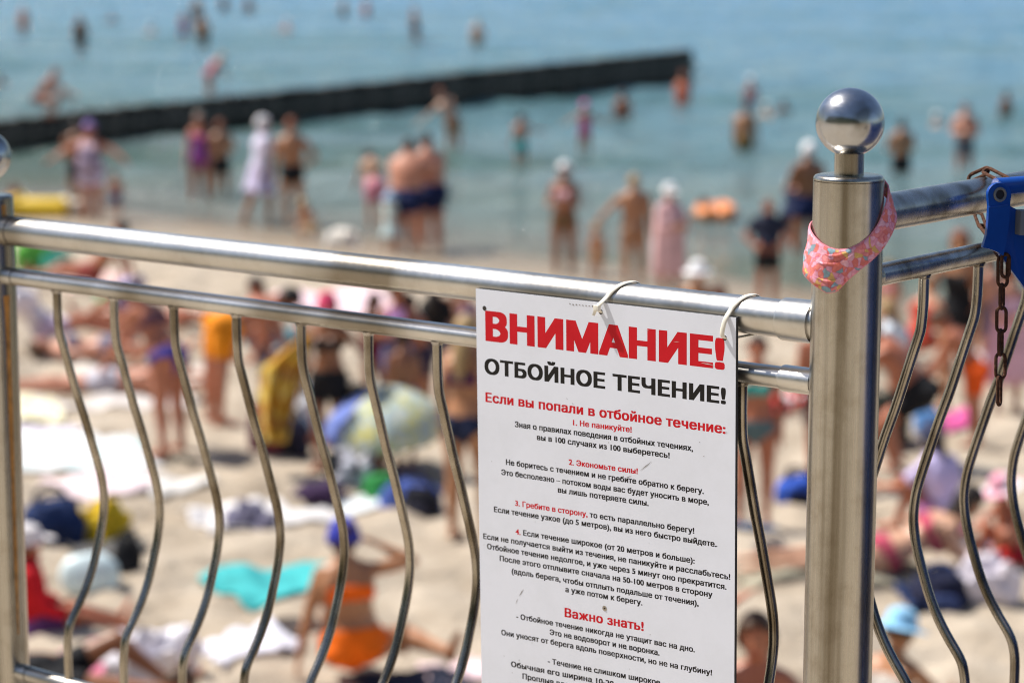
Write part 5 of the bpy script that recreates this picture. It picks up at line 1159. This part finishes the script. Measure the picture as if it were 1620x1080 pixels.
bag('blue bag with black base next to the near post', 1262, 798, (.34, .26, .22), cloth((.03, .09, .46)), cloth((.012, .014, .03)), 9)
bag('black bag right of the pale blue pillow', 202, 908, (.20, .16, .22), cloth((.012, .012, .014)), cloth((.02, .02, .022)), 10)
bag('navy bag lying beyond the second side bar', 1488, 950, (.40, .3, .22), cloth((.012, .014, .04)), cloth((.04, .06, .16)), 11)
bag('white and pale blue bag left of the black top woman', 480, 694, (.32, .26, .36), cloth((.74, .73, .74)), cloth((.30, .42, .60)), 12)
bag('small blue bag behind the first side bar', 1468, 680, (.26, .2, .2), cloth((.10, .26, .56)), cloth((.08, .18, .4)), 13)
shoes(('black sandal at the feet of the lilac hat woman, nearer the bars', 'black sandal a little right of its twin by the lilac hat'), 268, 722, (.02, .025, .02), 30)
shoes(('slate blue sandal close to the sign edge', 'slate blue sandal between the sign and the near post'), 1176, 834, (.10, .16, .28), 60)
shoes(('dark sandal on open sand right of the red shirted child', 'dark sandal beside its twin on the open sand'), 116, 990, (.07, .07, .08), 80)

# pale blue inflatable pillow with seams
r = place_root('beach_pillow', 142, 924, 10); tag(r, 'pale blue shiny inflatable pillow on the charcoal mat', 'pillow')
M_PILLOW = plain('pillow_vinyl', (.66, .78, .80), .35, 0, .5, 12, .12)
o = lump((.40, .20, .27), 4, .05, .9).build('cushion', M_PILLOW, r); o.rotation_euler = (R(-14), 0, 0)
for k in (-.1, .03, .14): MB().tube(smooth_path([V3(k, -.105, .05), V3(k, -.115, .14), V3(k * .9, -.08, .235)], 5), .005, 6).build('seam', cloth((.45, .62, .68)), r)
# yellow patterned wrap hanging from the hand of the woman in the black top
g = ground(522, 742); M_WRAP = print_cloth('yellow_print', [(.58, .29, .03), (.66, .42, .06), (.50, .22, .03), (.70, .52, .14), (.42, .22, .06)], 11)
def wpt(px, py, dy=0.0): rr = ray(px, py); return V3(0, 0, H) + rr * ((g[1] + dy) / rr[1])
v = []; f = []; nu, nv = 22, 26
for j in range(nv):
    s = j / (nv - 1); xl = np.interp(s, [0, .25, .6, 1], [462, 408, 412, 420]); xr = np.interp(s, [0, .25, .6, 1], [492, 482, 470, 452]); y = 536 + s * 164
    for i in range(nu):
        a = i / (nu - 1); v.append(wpt(xl + (xr - xl) * a, y + (a - .5) * -18 * (1 - s), -.25 + .07 * math.sin(a * 15 + s * 3) * (.4 + s) + .03 * fbm(a * 4, s * 4)))
f = [(j * nu + i, j * nu + i + 1, (j + 1) * nu + i + 1, (j + 1) * nu + i) for j in range(nv - 1) for i in range(nu - 1)]
o = MB().add(v, f).build('beach_wrap', M_WRAP); sm_ = o.modifiers.new('thickness', 'SOLIDIFY'); sm_.thickness = .01; tag(o, 'yellow and ochre patterned wrap hanging from a hand', 'wrap')
# small parasol: dome of panels, hub, ribs and pole, tilted towards the camera
def parasol(px, py):
    g_ = ground(px, py); r = empty('beach_parasol', g_); tag(r, 'small pastel patterned parasol with one blue panel, left of the sign', 'parasol')
    M_PP = print_cloth('pastel_print', [(.40, .48, .44), (.52, .55, .40), (.58, .53, .13), (.34, .44, .48), (.57, .59, .52)], 22); M_PB = cloth((.16, .22, .55))
    tl = Matrix.Rotation(R(9), 3, 'X') @ Matrix.Rotation(R(-5), 3, 'Y'); top = V3(0, .06, .70); Rr = .52
    def pp(a, q, d=0): p = tl @ Vector(((Rr * math.sin(q) + d) * math.cos(a), (Rr * math.sin(q) + d) * math.sin(a), .43 * (math.cos(q) - 1))); return top + V3(*p)
    for k in range(8):
        v = []; f = []; a0_, a1_ = 2 * math.pi * k / 8, 2 * math.pi * (k + 1) / 8
        for j in range(9):
            q = math.pi / 2 * j / 8 * .92
            for i in range(7):
                s_ = i / 6; v.append(pp(a0_ + (a1_ - a0_) * s_, q, -.05 * math.sin(math.pi * s_) * (j / 8) * Rr))
        f = [(j * 7 + i, j * 7 + i + 1, (j + 1) * 7 + i + 1, (j + 1) * 7 + i) for j in range(8) for i in range(6)]
        o = MB().add(v, f).build('canopy_panel', M_PB if k in (4,) else M_PP, r); m_ = o.modifiers.new('thickness', 'SOLIDIFY'); m_.thickness = .004
        MB().tube([pp(a0_, q, -.008) for q in np.linspace(0.02, 1.44, 10)], .004, 6).build('rib', M_GREY, r)
    ax_ = V3(*(tl @ Vector((0, 0, 1)))); MB().tube([top + ax_ * .05, top - ax_ * .40, V3(0, .02, .25), V3(0, 0, -.2)], .011, 10).build('pole', M_ZIP, r)
    MB().ell(top + ax_ * .05, (.018, .018, .024)).build('finial', M_GREY, r)
parasol(604, 752)
# bucket
r = place_root('toy_bucket', 208, 548); tag(r, 'pale turquoise toy bucket behind the third bar', 'bucket')
MB().lathe([(.075, 0), (.10, .17), (.108, .175), (.104, .185), (.095, .18), (.07, .02)], n=28).build('pail', plain('toy_plastic', (.30, .62, .68), .3), r)
MB().tube([V3(.1 * math.cos(a), 0, .17 + .1 * math.sin(a)) for a in np.linspace(0, math.pi, 13)], .006, 8).build('handle', M_ZIP, r)
# floats
def air_bed(label, px, py, size, mat, rz):
    gg = ground(px, py); r = empty('air_bed', (gg[0], gg[1], gg[2]), R(rz)); tag(r, label, 'air bed', 'air beds at the waterline')
    L_, W_, T_ = size
    for k in range(5):
        y = (k - 2) * W_ / 5; MB().tube([V3(-L_ / 2, y, T_), V3(L_ / 2, y, T_)], [(W_ / 9, T_)] * 2, 14, hint=Y_, rnd=True).build('air_chamber', mat, r)
    MB().tube([V3(-L_ / 2 - .02, -W_ / 2, T_ * 1.2), V3(-L_ / 2 - .02, W_ / 2, T_ * 1.2)], (.11, T_ * 1.3), 14, rnd=True).build('head_rest', mat, r)
air_bed('yellow inflatable air bed at the waterline by the far post', 66, 342, (.80, .62, .14), plain('yellow_vinyl', (.82, .56, .03), .35), -6)
air_bed('pale cream air bed right of the yellow one', 124, 340, (.34, .5, .12), plain('cream_vinyl', (.74, .66, .54), .4), 12)
gg = on_z(1130, 346, 0); r = empty('swim_ring', (gg[0], gg[1], .10), 0); tag(r, 'shiny orange inflatable swim ring afloat with two lobes', 'swim ring')
M_OR = plain('orange_vinyl', (.85, .30, .10), .25)
for sx_, rr_ in ((-.13, .15), (.16, .18)):
    o = MB().tube([V3(sx_ + rr_ * .62 * math.cos(a), .05 + .28 * math.sin(a), .03 + .03 * math.sin(a)) for a in np.linspace(0, 2 * math.pi, 29)], .105, 12, cap=False, hint=Z_).build('ring_lobe', M_OR, r)
